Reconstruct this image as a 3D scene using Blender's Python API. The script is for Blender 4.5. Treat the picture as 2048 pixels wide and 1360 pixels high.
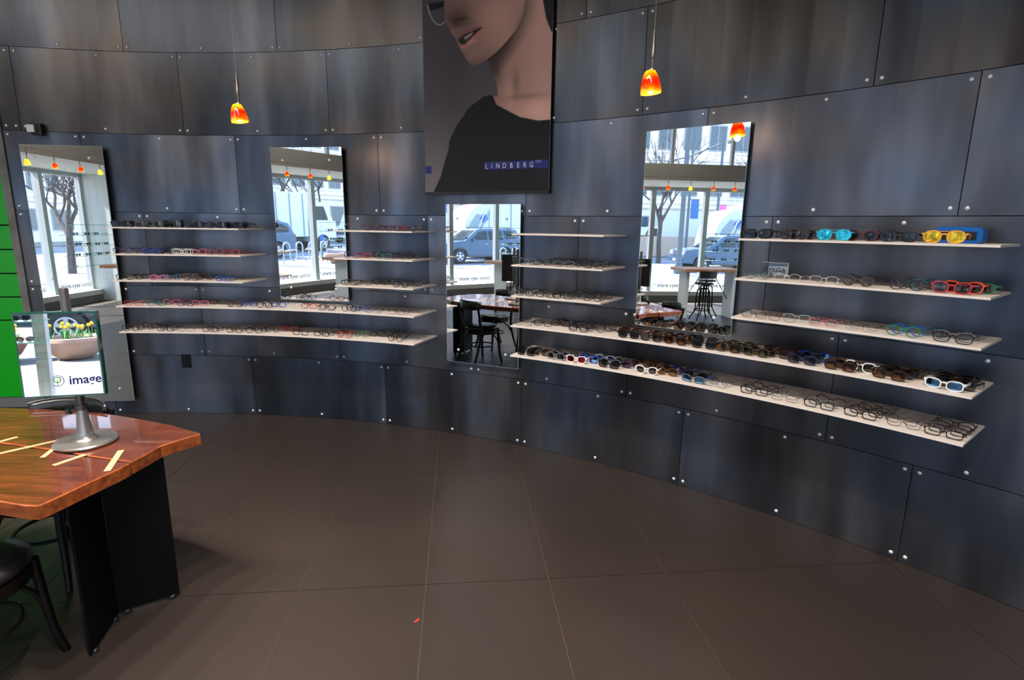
import bpy, math, random
from math import sin, cos, pi, radians, sqrt, atan2
from mathutils import Vector, Matrix

random.seed(7)
scene = bpy.context.scene
COL = scene.collection
for _o in list(bpy.data.objects):
    bpy.data.objects.remove(_o, do_unlink=True)

# ------------------------------------------------------------------ camera
F_PX = 1105.727
PITCH, ROLL, CAM_H = 0.20346, -0.01328, 1.6696
cam_d = bpy.data.cameras.new('camera')
cam_d.sensor_fit = 'HORIZONTAL'; cam_d.sensor_width = 36.0
cam_d.lens = F_PX / 2048 * 36.0
cam_d.clip_start = 0.05; cam_d.clip_end = 400
cam = bpy.data.objects.new('camera', cam_d); COL.objects.link(cam)
_M = Matrix.Rotation(pi / 2 - PITCH, 3, 'X') @ Matrix.Rotation(-ROLL, 3, 'Z')
cam.matrix_world = Matrix.Translation((0, 0, CAM_H)) @ _M.to_4x4()
scene.camera = cam

# ------------------------------------------------------------------ storefront frame (used by sun and walls)
SF_A, SF_C = 0.1856, -7.867
N2 = Vector((cos(SF_A), sin(SF_A), 0)); U2 = Vector((sin(SF_A), -cos(SF_A), 0))
def SF(d, s, z=0.0):
    "point d metres inside the street window plane, s along it"
    return N2 * (SF_C + d) + U2 * s + Vector((0, 0, z))

# ------------------------------------------------------------------ world, sun, exposure
SKY_STRENGTH, SUN_STRENGTH, EXPOSURE = 3.8, 20.0, 0.0
world = bpy.data.worlds.new('sky'); scene.world = world; world.use_nodes = True
wn = world.node_tree.nodes; wl = world.node_tree.links
bg = wn['Background']
tc = wn.new('ShaderNodeTexCoord'); sep = wn.new('ShaderNodeSeparateXYZ')
ramp = wn.new('ShaderNodeValToRGB')
wl.new(tc.outputs['Generated'], sep.inputs[0]); wl.new(sep.outputs['Z'], ramp.inputs[0])
ramp.color_ramp.elements[0].position = 0.0; ramp.color_ramp.elements[0].color = (0.80, 0.88, 1.0, 1)
ramp.color_ramp.elements[1].position = 0.7; ramp.color_ramp.elements[1].color = (0.30, 0.52, 1.0, 1)
wl.new(ramp.outputs[0], bg.inputs[0]); bg.inputs[1].default_value = SKY_STRENGTH
sun_d = bpy.data.lights.new('sun', 'SUN'); sun_d.energy = SUN_STRENGTH; sun_d.angle = radians(0.6); sun_d.color = (1.0, 0.94, 0.85)
sun = bpy.data.objects.new('sun', sun_d); COL.objects.link(sun)
_sd = (N2 + U2 * 0.14 + Vector((0, 0, -1.10))).normalized()
sun.rotation_euler = _sd.to_track_quat('-Z', 'Y').to_euler()
vs = scene.view_settings
vs.view_transform = 'Standard'; vs.look = 'None'; vs.gamma = 1.0; vs.exposure = EXPOSURE; vs.use_curve_mapping = False
cy = scene.cycles
cy.caustics_reflective = False; cy.caustics_refractive = False
cy.transparent_max_bounces = 32; cy.max_bounces = 9; cy.diffuse_bounces = 4; cy.glossy_bounces = 4
cy.sample_clamp_indirect = 6.0

# ------------------------------------------------------------------ mesh helpers
class MB:
    def __init__(self): self.v = []; self.f = []; self.mi = []; self.cur = 0
    def add(self, vs_, fs):
        b = len(self.v); self.v += [tuple(p) for p in vs_]
        for f in fs: self.f.append(tuple(b + i for i in f)); self.mi.append(self.cur)
        return self
    def box(self, c, s, rz=0.0, ax=None):
        hx, hy, hz = s[0] / 2, s[1] / 2, s[2] / 2; cx, cy_, cz = c; ca, sa = cos(rz), sin(rz)
        vs_ = []
        for z in (-hz, hz):
            for x, y in ((-hx, -hy), (hx, -hy), (hx, hy), (-hx, hy)):
                vs_.append((cx + x * ca - y * sa, cy_ + x * sa + y * ca, cz + z))
        return self.add(vs_, [(3, 2, 1, 0), (4, 5, 6, 7), (0, 1, 5, 4), (1, 2, 6, 5), (2, 3, 7, 6), (3, 0, 4, 7)])
    def prism(self, poly, z0, z1, top_scale=None):
        n = len(poly); a = sum(poly[i][0] * poly[(i + 1) % n][1] - poly[(i + 1) % n][0] * poly[i][1] for i in range(n))
        if a < 0: poly = poly[::-1]
        vs_ = [(p[0], p[1], z0) for p in poly] + [(p[0], p[1], z1) for p in poly]
        fs = [tuple(range(n - 1, -1, -1)), tuple(range(n, 2 * n))] + [(i, (i + 1) % n, n + (i + 1) % n, n + i) for i in range(n)]
        return self.add(vs_, fs)
    def prism_axis(self, poly, o, ex, ey, ez, depth):
        "polygon (a,b) in plane ex,ey extruded along ez"
        o, ex, ey, ez = Vector(o), Vector(ex), Vector(ey), Vector(ez); n = len(poly)
        vs_ = [o + ex * a + ey * b for a, b in poly] + [o + ex * a + ey * b + ez * depth for a, b in poly]
        fs = [tuple(range(n - 1, -1, -1)), tuple(range(n, 2 * n))] + [(i, (i + 1) % n, n + (i + 1) % n, n + i) for i in range(n)]
        return self.add(vs_, fs)
    def tube(self, path, r, n=8, cap=True, sq=None, up=None):
        P = [Vector(p) for p in path]; m = len(P); R = r if isinstance(r, (list, tuple)) else [r] * m
        if m > 2 and (P[0] - P[-1]).length < 1e-9: closed = True; P = P[:-1]; R = R[:-1]; m -= 1
        else: closed = False
        vs_ = []; prev = None
        for i in range(m):
            if closed: t = P[(i + 1) % m] - P[i - 1]
            else: t = P[min(i + 1, m - 1)] - P[max(i - 1, 0)]
            t.normalize()
            if prev is None:
                ref = Vector(up) if up else (Vector((0, 0, 1)) if abs(t.z) < 0.9 else Vector((1, 0, 0)))
            else: ref = prev
            s = t.cross(ref)
            if s.length < 1e-6: s = t.cross(Vector((1, 0.1, 0)))
            s.normalize(); b = s.cross(t); b.normalize(); prev = b
            for k in range(n):
                a = 2 * pi * (k + 0.5) / n; w = R[i]
                if sq: vs_.append(P[i] + s * cos(a) * w * sq[0] + b * sin(a) * w * sq[1])
                else: vs_.append(P[i] + s * cos(a) * w + b * sin(a) * w)
        fs = []
        for i in range(m if closed else m - 1):
            j = (i + 1) % m
            for k in range(n):
                fs.append((i * n + k, j * n + k, j * n + (k + 1) % n, i * n + (k + 1) % n))
        if cap and not closed:
            fs.append(tuple(range(n))); fs.append(tuple((m - 1) * n + k for k in range(n - 1, -1, -1)))
        return self.add(vs_, fs)
    def lathe(self, prof, n=24, o=(0, 0, 0), capb=True, capt=True, axis='z'):
        vs_ = []; fs = []; m = len(prof)
        for r, z in prof:
            for k in range(n):
                a = 2 * pi * k / n
                if axis == 'z': vs_.append((o[0] + r * cos(a), o[1] + r * sin(a), o[2] + z))
                elif axis == 'y': vs_.append((o[0] + r * cos(a), o[1] + z, o[2] - r * sin(a)))
                else: vs_.append((o[0] + z, o[1] + r * cos(a), o[2] + r * sin(a)))
        for i in range(m - 1):
            for k in range(n):
                fs.append((i * n + k, i * n + (k + 1) % n, (i + 1) * n + (k + 1) % n, (i + 1) * n + k))
        if capb: fs.append(tuple(range(n - 1, -1, -1)))
        if capt: fs.append(tuple((m - 1) * n + k for k in range(n)))
        return self.add(vs_, fs)
    def mesh(self, name, mats, smooth=False):
        me = bpy.data.meshes.new(name); me.from_pydata(self.v, [], self.f)
        mats = mats if isinstance(mats, (list, tuple)) else [mats]
        for m in mats: me.materials.append(M[m] if isinstance(m, str) else m)
        if len(mats) > 1: me.polygons.foreach_set('material_index', self.mi)
        if smooth:
            me.polygons.foreach_set('use_smooth', [True] * len(me.polygons))
            if smooth != 'all':
                try: me.set_sharp_from_angle(angle=radians(38))
                except Exception: pass
        me.update(); return me
    def build(self, name, mats, parent=None, smooth=False, loc=None):
        return link(name, self.mesh(name, mats, smooth), parent, loc)

def link(name, data, parent=None, loc=None, rz=None):
    o = bpy.data.objects.new(name, data); COL.objects.link(o)
    if parent is not None: o.parent = parent
    if loc is not None: o.location = loc
    if rz is not None: o.rotation_euler = (0, 0, rz)
    return o
def tag(o, label=None, cat=None, group=None, kind=None):
    if label: o['label'] = label
    if cat: o['category'] = cat
    if group: o['group'] = group
    if kind: o['kind'] = kind
    return o
def empty(name, loc=(0, 0, 0), rz=0.0):
    o = bpy.data.objects.new(name, None); COL.objects.link(o); o.location = loc; o.rotation_euler = (0, 0, rz); o.empty_display_size = 0.05
    return o
def copy_tree(o, parent=None):
    c = o.copy(); COL.objects.link(c)
    if parent is not None: c.parent = parent
    for ch in o.children: copy_tree(ch, c)
    return c
TXT = {}
def text(name, body, size, mat, parent=None, loc=(0, 0, 0), rot=(0, 0, 0), extrude=0.0006, spacing=1.0, align='LEFT', sx=1.0, offset=0.0):
    key = (body, size, mat, spacing, align)
    if key not in TXT:
        cu = bpy.data.curves.new(name, 'FONT'); cu.body = body; cu.size = size; cu.extrude = extrude; cu.space_character = spacing
        cu.align_x = align; cu.resolution_u = 3; cu.offset = offset
        tmp = bpy.data.objects.new('text_source', cu); COL.objects.link(tmp); bpy.context.view_layer.update()
        me = bpy.data.meshes.new_from_object(tmp.evaluated_get(bpy.context.evaluated_depsgraph_get())); me.name = name
        bpy.data.objects.remove(tmp, do_unlink=True); bpy.data.curves.remove(cu)
        me.materials.clear(); me.materials.append(M[mat]); TXT[key] = me
    o = link(name, TXT[key], parent, loc); o.rotation_euler = rot; o.scale = (sx, 1, 1); return o

# ------------------------------------------------------------------ materials
M = {}
def srgb(r, g, b):
    f = lambda c: (c / 255 / 12.92) if c / 255 <= 0.04045 else ((c / 255 + 0.055) / 1.055) ** 2.4
    return (f(r), f(g), f(b))
def mat(name, col, rough=0.5, metal=0.0, spec=0.5, coat=0.0, emit=None, es=0.0, alpha=None):
    m = bpy.data.materials.new(name); m.use_nodes = True; b = m.node_tree.nodes['Principled BSDF']
    b.inputs['Base Color'].default_value = (*col, 1); b.inputs['Roughness'].default_value = rough; b.inputs['Metallic'].default_value = metal
    b.inputs['Specular IOR Level'].default_value = spec; b.inputs['Coat Weight'].default_value = coat
    if emit: b.inputs['Emission Color'].default_value = (*emit, 1); b.inputs['Emission Strength'].default_value = es
    m.diffuse_color = (*col, 1)
    M[name] = m; return m
def nodes(m): return m.node_tree.nodes, m.node_tree.links, m.node_tree.nodes['Principled BSDF']
def glassy(name, tint, gloss=0.06, rough=0.0, fres=True, glosscol=(1, 1, 1), ior=1.45):
    "thin clear sheet: lets light straight through, reflects by Fresnel"
    m = bpy.data.materials.new(name); m.use_nodes = True; nt = m.node_tree
    for nd in list(nt.nodes):
        if nd.type != 'OUTPUT_MATERIAL': nt.nodes.remove(nd)
    out = [x for x in nt.nodes if x.type == 'OUTPUT_MATERIAL'][0]
    tr = nt.nodes.new('ShaderNodeBsdfTransparent'); tr.inputs[0].default_value = (*tint, 1)
    gl = nt.nodes.new('ShaderNodeBsdfGlossy'); gl.inputs['Roughness'].default_value = rough; gl.inputs[0].default_value = (*glosscol, 1)
    mx = nt.nodes.new('ShaderNodeMixShader')
    if fres:
        fr = nt.nodes.new('ShaderNodeFresnel'); fr.inputs[0].default_value = ior
        # the pane is one sheet: use the outer-surface term on both faces
        geo = nt.nodes.new('ShaderNodeNewGeometry'); mth = nt.nodes.new('ShaderNodeMath'); mth.operation = 'MULTIPLY'
        inv = nt.nodes.new('ShaderNodeMath'); inv.operation = 'SUBTRACT'; inv.inputs[0].default_value = 1.0
        nt.links.new(geo.outputs['Backfacing'], inv.inputs[1]); nt.links.new(fr.outputs[0], mth.inputs[0]); nt.links.new(inv.outputs[0], mth.inputs[1])
        ad = nt.nodes.new('ShaderNodeMath'); ad.operation = 'ADD'; ad.inputs[1].default_value = gloss
        nt.links.new(mth.outputs[0], ad.inputs[0]); nt.links.new(ad.outputs[0], mx.inputs[0])
    else: mx.inputs[0].default_value = gloss
    nt.links.new(tr.outputs[0], mx.inputs[1]); nt.links.new(gl.outputs[0], mx.inputs[2]); nt.links.new(mx.outputs[0], out.inputs[0])
    M[name] = m; return m

# blued hot-rolled steel of the curved wall
def steel_mat(sname, k):
    m = mat(sname, (0.10, 0.105, 0.12), 0.4, 0.92, 0.5); nd, lk, b = nodes(m)
    geo = nd.new('ShaderNodeNewGeometry'); oi = nd.new('ShaderNodeObjectInfo')
    mp = nd.new('ShaderNodeMapping'); mp.inputs['Scale'].default_value = (1.1, 1.1, 0.22)
    off = nd.new('ShaderNodeVectorMath'); off.operation = 'SCALE'; off.inputs[0].default_value = (0.5, 0.4, 0.3); lk.new(oi.outputs['Random'], off.inputs['Scale'])
    vadd = nd.new('ShaderNodeVectorMath'); lk.new(geo.outputs['Position'], vadd.inputs[0]); lk.new(off.outputs[0], vadd.inputs[1])
    lk.new(vadd.outputs[0], mp.inputs[0])
    n1 = nd.new('ShaderNodeTexNoise'); n1.inputs['Scale'].default_value = 2.6; n1.inputs['Detail'].default_value = 3; lk.new(mp.outputs[0], n1.inputs['Vector'])
    n2 = nd.new('ShaderNodeTexNoise'); n2.inputs['Scale'].default_value = 1.3; n2.inputs['Detail'].default_value = 2; lk.new(vadd.outputs[0], n2.inputs['Vector'])
    cr = nd.new('ShaderNodeValToRGB'); lk.new(n1.outputs[0], cr.inputs[0])
    cr.color_ramp.elements[0].position = 0.34; cr.color_ramp.elements[0].color = (0.054 * k[0], 0.054 * k[1], 0.055 * k[2], 1)
    cr.color_ramp.elements[1].position = 0.68; cr.color_ramp.elements[1].color = (0.180 * k[0], 0.186 * k[1], 0.198 * k[2], 1)
    e = cr.color_ramp.elements.new(0.5); e.color = (0.098 * k[0], 0.098 * k[1], 0.104 * k[2], 1)
    cr2 = nd.new('ShaderNodeValToRGB'); lk.new(n2.outputs[0], cr2.inputs[0])
    cr2.color_ramp.elements[0].position = 0.40; cr2.color_ramp.elements[0].color = (1.07, 0.99, 0.93, 1)
    cr2.color_ramp.elements[1].position = 0.60; cr2.color_ramp.elements[1].color = (0.84, 0.99, 1.20, 1)
    mxc = nd.new('ShaderNodeMix'); mxc.data_type = 'RGBA'; mxc.blend_type = 'MULTIPLY'; mxc.inputs[0].default_value = 1.0
    lk.new(cr.outputs[0], mxc.inputs[6]); lk.new(cr2.outputs[0], mxc.inputs[7]); lk.new(mxc.outputs[2], b.inputs['Base Color'])
    mr = nd.new('ShaderNodeMapRange'); mr.inputs[3].default_value = 0.24; mr.inputs[4].default_value = 0.42; lk.new(n1.outputs[0], mr.inputs[0]); lk.new(mr.outputs[0], b.inputs['Roughness'])


steel_mat('steel', (1.22, 1.25, 1.33)); steel_mat('steel_dark_reflect', (0.80, 0.75, 0.725))  # second steel has the dark ceiling's reflection put into its colour, for upper rows

# floor
m = mat('floor_tile', srgb(70, 58, 52), 0.42, 0.0, 0.35); nd, lk, b = nodes(m)
geo = nd.new('ShaderNodeNewGeometry'); n1 = nd.new('ShaderNodeTexNoise'); n1.inputs['Scale'].default_value = 420; n1.inputs['Detail'].default_value = 2
n2 = nd.new('ShaderNodeTexNoise'); n2.inputs['Scale'].default_value = 1.4; n2.inputs['Detail'].default_value = 4
lk.new(geo.outputs['Position'], n1.inputs['Vector']); lk.new(geo.outputs['Position'], n2.inputs['Vector'])
cr = nd.new('ShaderNodeValToRGB'); lk.new(n1.outputs[0], cr.inputs[0])
cr.color_ramp.elements[0].position = 0.3; cr.color_ramp.elements[0].color = (0.0195, 0.0138, 0.0115, 1)
cr.color_ramp.elements[1].position = 0.72; cr.color_ramp.elements[1].color = (0.039, 0.0285, 0.0238, 1)
cr2 = nd.new('ShaderNodeValToRGB'); lk.new(n2.outputs[0], cr2.inputs[0])
cr2.color_ramp.elements[0].position = 0.35; cr2.color_ramp.elements[0].color = (0.88, 0.88, 0.9, 1); cr2.color_ramp.elements[1].position = 0.7; cr2.color_ramp.elements[1].color = (1.08, 1.04, 1.0, 1)
mxc = nd.new('ShaderNodeMix'); mxc.data_type = 'RGBA'; mxc.blend_type = 'MULTIPLY'; mxc.inputs[0].default_value = 1.0
lk.new(cr.outputs[0], mxc.inputs[6]); lk.new(cr2.outputs[0], mxc.inputs[7]); lk.new(mxc.outputs[2], b.inputs['Base Color'])
bp = nd.new('ShaderNodeBump'); bp.inputs['Strength'].default_value = 0.08; bp.inputs['Distance'].default_value = 0.002; lk.new(n1.outputs[0], bp.inputs['Height']); lk.new(bp.outputs[0], b.inputs['Normal'])
mat('grout', srgb(74, 64, 58), 0.8)

def noise_mat(name, c0, c1, scale, rough, stretch=(1, 1, 1), detail=4, p0=0.35, p1=0.65, coords='Object', spec=0.5, coat=0.0, metal=0.0, bump=0.0, distort=0.0):
    m = mat(name, c0, rough, metal, spec, coat); nd, lk, b = nodes(m)
    tcn = nd.new('ShaderNodeTexCoord'); mpn = nd.new('ShaderNodeMapping'); mpn.inputs['Scale'].default_value = stretch
    lk.new(tcn.outputs[coords], mpn.inputs[0]); nz = nd.new('ShaderNodeTexNoise'); nz.inputs['Scale'].default_value = scale; nz.inputs['Detail'].default_value = detail
    nz.inputs['Distortion'].default_value = distort
    lk.new(mpn.outputs[0], nz.inputs['Vector']); r = nd.new('ShaderNodeValToRGB'); lk.new(nz.outputs[0], r.inputs[0])
    r.color_ramp.elements[0].position = p0; r.color_ramp.elements[0].color = (*c0, 1); r.color_ramp.elements[1].position = p1; r.color_ramp.elements[1].color = (*c1, 1)
    lk.new(r.outputs[0], b.inputs['Base Color'])
    if bump:
        bpn = nd.new('ShaderNodeBump'); bpn.inputs['Strength'].default_value = bump; bpn.inputs['Distance'].default_value = 0.004; lk.new(nz.outputs[0], bpn.inputs['Height']); lk.new(bpn.outputs[0], b.inputs['Normal'])
    return m
noise_mat('walnut', srgb(62, 24, 12), srgb(112, 52, 28), 5.0, 0.22, (1.2, 11, 6), 5, 0.3, 0.7, coat=1.0, distort=0.6)
noise_mat('walnut_edge', srgb(104, 48, 22), srgb(160, 84, 42), 5.0, 0.35, (2, 9, 9), 4, 0.3, 0.7)
noise_mat('maple', srgb(205, 160, 110), srgb(228, 188, 140), 18, 0.35, (1, 1, 1), 3)
noise_mat('concrete', srgb(88, 88, 86), srgb(122, 122, 120), 4.0, 0.8, (1, 1, 1), 6, bump=0.2)
noise_mat('sidewalk', srgb(120, 118, 115), srgb(135, 133, 129), 2.0, 0.85, (1, 1, 1), 5, coords='Object')
noise_mat('asphalt', srgb(120, 122, 126), srgb(150, 152, 156), 1.2, 0.9, (1, 1, 1), 5)
noise_mat('limestone', srgb(238, 233, 224), srgb(246, 243, 238), 1.0, 0.85, (1, 1, 1), 4)
noise_mat('terracotta', srgb(168, 132, 116), srgb(192, 156, 138), 3.0, 0.8, (1, 1, 1), 4)
noise_mat('bark', srgb(62, 56, 52), srgb(92, 84, 78), 9.0, 0.9, (1, 1, 0.25), 4)
noise_mat('leather', srgb(13, 12, 13), srgb(21, 20, 21), 30, 0.33, (1, 1, 1), 3, spec=0.6, bump=0.06)
noise_mat('pale_tabletop', srgb(150, 96, 58), srgb(190, 136, 92), 4, 0.4, (2, 10, 4), 4)
mat('dark_wood', srgb(13, 9, 8), 0.4, 0, 0.3); mat('black_steel', srgb(4, 4, 4), 0.6, 0.0, 0.12); mat('black', srgb(14, 14, 15), 0.5)
mat('wall_dark', srgb(14, 14, 16), 0.9); mat('bolt', (0.88, 0.87, 0.85), 0.32, 0.45)
mat('mirror', (0.93, 0.945, 0.94), 0.0, 1.0); mat('mirror_edge', srgb(168, 192, 188), 0.15, 0.2); mat('glass_edge', srgb(10, 70, 58), 0.1, 0.0, 0.8)
mat('shelf_white', srgb(226, 214, 204), 0.42); mat('white', srgb(232, 232, 228), 0.6); mat('white_gloss', srgb(238, 238, 236), 0.25)
mat('alu', srgb(196, 202, 206), 0.45, 0.0); mat('sill', srgb(205, 208, 208), 0.5); mat('kneewall', srgb(112, 110, 108), 0.7)
mat('fascia', srgb(122, 120, 116), 0.7); mat('ceiling', srgb(22, 21, 21), 0.85); mat('plaster', srgb(222, 224, 222), 0.8)
mat('green_panel', srgb(0, 168, 8), 0.35); mat('pewter', srgb(150, 146, 142), 0.35, 0.75); mat('pewter_dark', srgb(96, 92, 90), 0.4, 0.75)
mat('chrome', (0.75, 0.75, 0.76), 0.15, 1.0); mat('cable', srgb(168, 164, 158), 0.35, 0.6); mat('nickel', srgb(150, 140, 132), 0.35, 0.7)
mat('socket_black', srgb(12, 12, 13), 0.35); mat('red_scrap', srgb(214, 26, 18), 0.6); mat('blue_case', srgb(0, 92, 170), 0.4)
glassy('pane', (0.97, 0.985, 0.98), 0.015); glassy('clear_glass', (0.86, 0.97, 0.95), 0.03); glassy('acrylic', (0.96, 0.97, 0.97), 0.05)
mat('teal_edge', srgb(120, 206, 198), 0.2, 0.0, 0.8)
mat('print_navy', srgb(40, 36, 110), 0.5); mat('print_green', srgb(120, 200, 60), 0.5); mat('print_grey', srgb(176, 176, 182), 0.5); mat('ink', srgb(40, 44, 50), 0.5)
mat('banner_white', srgb(226, 226, 226), 0.55); mat('banner_navy', srgb(2, 24, 112), 0.55)
mat('dark_paint', srgb(48, 47, 48), 0.8)
mat('lamp_white', (1, 0.96, 0.9), 0.5, emit=(1.0, 0.93, 0.82), es=14.0)

# ================================================================== SETTING
CX, CY, RW = -2.6871, -1.5719, 6.2649
def WP(th, r, z): return Vector((CX + r * sin(th), CY + r * cos(th), z))
TH0, TH1 = -0.2117, 1.70
ZC = 4.60
SEAMS = [0.0, 0.529, 1.134, 1.74, 2.353, 2.966, 3.576, 4.19, ZC]
PHASE = [0.426, 0.021, 0.842, 0.432, 0.0238, 0.840, 0.430, 0.020]
LP = 1.22

def arc_slab(mb, t0, t1, r0, r1, z0, z1, n, th_ref=0.0, o=(0, 0, 0)):
    "curved block between radii r0<r1; coordinates relative to point o, rotated so th_ref faces +y"
    vs_ = []
    for i in range(n + 1):
        t = t0 + (t1 - t0) * i / n
        for r, z in ((r0, z0), (r1, z0), (r1, z1), (r0, z1)):
            vs_.append((r * sin(t) - o[0], r * cos(t) - o[1], z - o[2]))
    fs = [(3, 2, 1, 0), (4 * n, 4 * n + 1, 4 * n + 2, 4 * n + 3)]
    for i in range(n):
        for k in range(4): fs.append((4 * i + k, 4 * i + (k + 1) % 4, 4 * i + 4 + (k + 1) % 4, 4 * i + 4 + k))
    return mb.add(vs_, fs)

wall = empty('wall_front'); tag(wall, kind='structure', label='curved wall clad in bolted panels of dark blued steel', cat='wall')
mb = MB(); arc_slab(mb, TH0 - 0.002, TH1, RW + 0.008, RW + 0.20, -0.02, ZC + 0.1, 70); bk = mb.build('backing', 'wall_dark', wall, loc=(CX, CY, 0))
# bolt: domed button head pointing to -y
mb = MB(); mb.lathe([(0.0105, 0.0), (0.0105, -0.002), (0.0085, -0.005), (0.0045, -0.007), (0.001, -0.0075)], 10, axis='y', capb=False)
bolt_me = mb.mesh('bolt', 'bolt', smooth='all')
panel_cache = {}
def panel(a0, a1, z0, z1, bolts, sm='steel'):
    g = 0.002
    a = (a0 + a1) / 2; w = (a1 - a0) / 2 - g; th = a / RW; key = (round(w, 3), round(z1 - z0, 3), sm)
    if key not in panel_cache:
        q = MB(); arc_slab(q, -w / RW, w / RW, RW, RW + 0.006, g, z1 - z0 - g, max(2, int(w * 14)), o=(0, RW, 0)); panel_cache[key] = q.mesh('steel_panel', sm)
    p = link('steel_panel', panel_cache[key], wall, WP(th, RW, z0), -th)
    if bolts:
        xs = [x for x in (a0 + 0.031, (a0 + a1) / 2 if a1 - a0 > 0.8 else None, a1 - 0.031) if x is not None]
        for x in xs:
            for z in (0.034, z1 - z0 - 0.031):
                t = x / RW - th; bo = link('bolt', bolt_me, p, (RW * sin(t), RW * cos(t) - RW, z), -t)
for row in range(len(SEAMS) - 1):
    k0 = math.floor((TH0 * RW - PHASE[row]) / LP); a = PHASE[row] + k0 * LP
    while a < TH1 * RW:
        a0, a1 = max(a, TH0 * RW), min(a + LP, TH1 * RW)
        if a1 - a0 > 0.03: panel(a0, a1, SEAMS[row], SEAMS[row + 1], a0 / RW < 0.98 and row <= 5, 'steel_dark_reflect' if row >= 4 else 'steel')
        a += LP

# floor: tiles on a slab
FT = radians(5.6); FW = Vector((cos(FT), sin(FT))); FV = Vector((-sin(FT), cos(FT))); FO = Vector((0.192, 2.389)); TW_, TL_ = 0.588, 1.21
ROOM = [SF(-0.28, 2.5).xy, SF(-0.28, -6.5).xy, Vector((-4.0, 5.2))] + [WP(TH0 + (TH1 - TH0) * i / 30, RW + 0.1, 0).xy for i in range(31)] + [Vector((-4.9, -2.45)), Vector((-5.05, -3.6))]
fl = MB().prism([tuple(p) for p in ROOM], -0.12, -0.003).build('floor', 'grout'); tag(fl, kind='structure', label='dark brown stone tile floor with fine joints', cat='floor')
def in_room(p):
    d = p.dot(N2.xy) - SF_C; s = p.dot(U2.xy)
    if d < 0.0: return False
    if (p - Vector((CX, CY))).length < RW - 0.03 and p.y > -2.2: return True
    return p.x < -3.95 and p.y < 4.55 and d > 0.0 and (p.y > -2.2 or (s < 2.4 and p.x < -5.2))
tile_me = MB().box((0, 0, -0.004), (TW_ - 0.0035, TL_ - 0.0035, 0.008)).mesh('floor_tile', 'floor_tile')
for i in range(-18, 9):
    for j in range(-7, 4):
        c0 = FO + FW * ((i + 0.5) * TW_) + FV * ((j + 0.5) * TL_)
        cn = [c0 + FW * (sx * TW_ / 2) + FV * (sy * TL_ / 2) for sx in (-1, 1) for sy in (-1, 1)]
        k = sum(in_room(p) for p in cn)
        if k == 4 or (k >= 1 and all(p.dot(N2.xy) - SF_C > -0.02 for p in cn)):
            link('floor_tile', tile_me, fl, (c0.x, c0.y, 0), FT)

# ceiling, plus an unseen eave added to keep sun off the upper glazing
ce = MB().prism([tuple(p) for p in ROOM], ZC, ZC + 0.2)
sun_eave = [SF(-2.0, 2.6).xy, SF(-2.0, -6.8).xy, SF(0.2, -6.8).xy, SF(0.2, 2.6).xy]; ce.prism([tuple(p) for p in sun_eave], ZC + 0.02, ZC + 0.22)
ce = ce.build('ceiling', 'ceiling'); tag(ce, kind='structure', label='dark grey flat ceiling high above', cat='ceiling')

# ---------------- street window (window_1)
def sf_box(mb, d0, d1, s0, s1, z0, z1):
    P = [SF(d, s).xy for d, s in ((d0, s0), (d1, s0), (d1, s1), (d0, s1))]
    return mb.prism([tuple(p) for p in P], z0, z1)
S0, S1 = -6.35, 2.45
w1 = empty('window_1'); tag(w1, kind='structure', label='street side shop window with white mullions and lettering', cat='window')
SILL_Z, GT, SOF, FTOP, FD = 0.242, 2.586, 2.666, 2.987, 1.60
sf_box(MB(), -0.24, 0.0, S0, S1, 0.14, SILL_Z).build('sill', 'sill', w1)
sf_box(MB(), -0.24, -0.012, S0, S1, -0.05, 0.14).build('plinth', 'kneewall', w1)
sf_box(MB(), -0.26, -0.16, S0, S1, GT, SOF).build('header', 'alu', w1)
mull = [0.046 + 1.295 * k for k in range(-4, 2)]
edges_ = [S0] + mull + [S1]
for s in mull: sf_box(MB(), -0.26, -0.12, s - 0.05, s + 0.05, SILL_Z, GT).build('mullion', 'alu', w1)
for s in (S0 + 0.03, S1 - 0.03): sf_box(MB(), -0.26, -0.16, s - 0.03, s + 0.03, SILL_Z, GT).build('mullion', 'alu', w1)
def lettering(pane, o, ex, name='lettering', x0=0.13, w=0.9):
    "image eyes optical, read from the street; o = lower corner, ex = direction of reading; faces along ex x z"
    ang = atan2(ex.y, ex.x)
    def tx(body, x, m, sz=0.132, off=0.0):
        t = text(name, body, sz, m, pane, (o + ex * x), (pi / 2, 0, ang), 0.0004, 1.0, 'LEFT', 0.92, 0.0026); t['kind'] = 'stuff'; return t
    X = x0 + 0.145; tx('image', X, 'print_navy'); tx('e', X + 0.311, 'print_green'); tx('yes', X + 0.376, 'print_navy'); tx('optical', X + 0.572, 'print_grey')
    q = MB(); c = o + ex * (x0 + 0.05) + Vector((0, 0, 0.045)); q.tube([c + ex * (0.055 * cos(a)) + Vector((0, 0, 0.055 * sin(a))) for a in [2 * pi * k / 24 for k in range(24)] + [0]], 0.004, 4)
    q.build('logo_ring', 'print_navy', pane)
    q = MB(); q.tube([c + ex * (0.028 * cos(a)) + Vector((0, 0, 0.012 + 0.028 * sin(a))) for a in [2 * pi * k / 18 for k in range(18)] + [0]], 0.006, 4); q.tube([c + Vector((0, 0, -0.05)), c + Vector((0, 0, 0.012))], 0.004, 4)
    q.build('logo_mark', 'print_green', pane)
for i in range(len(edges_) - 1):
    p = sf_box(MB(), -0.206, -0.198, edges_[i] + 0.03, edges_[i + 1] - 0.03, SILL_Z, GT).build('pane', 'pane', w1)
    if i >= 3: lettering(p, SF(-0.212, edges_[i] + 0.0, 0.325), U2, x0=0.10 if i < len(edges_) - 2 else 0.07)
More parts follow.
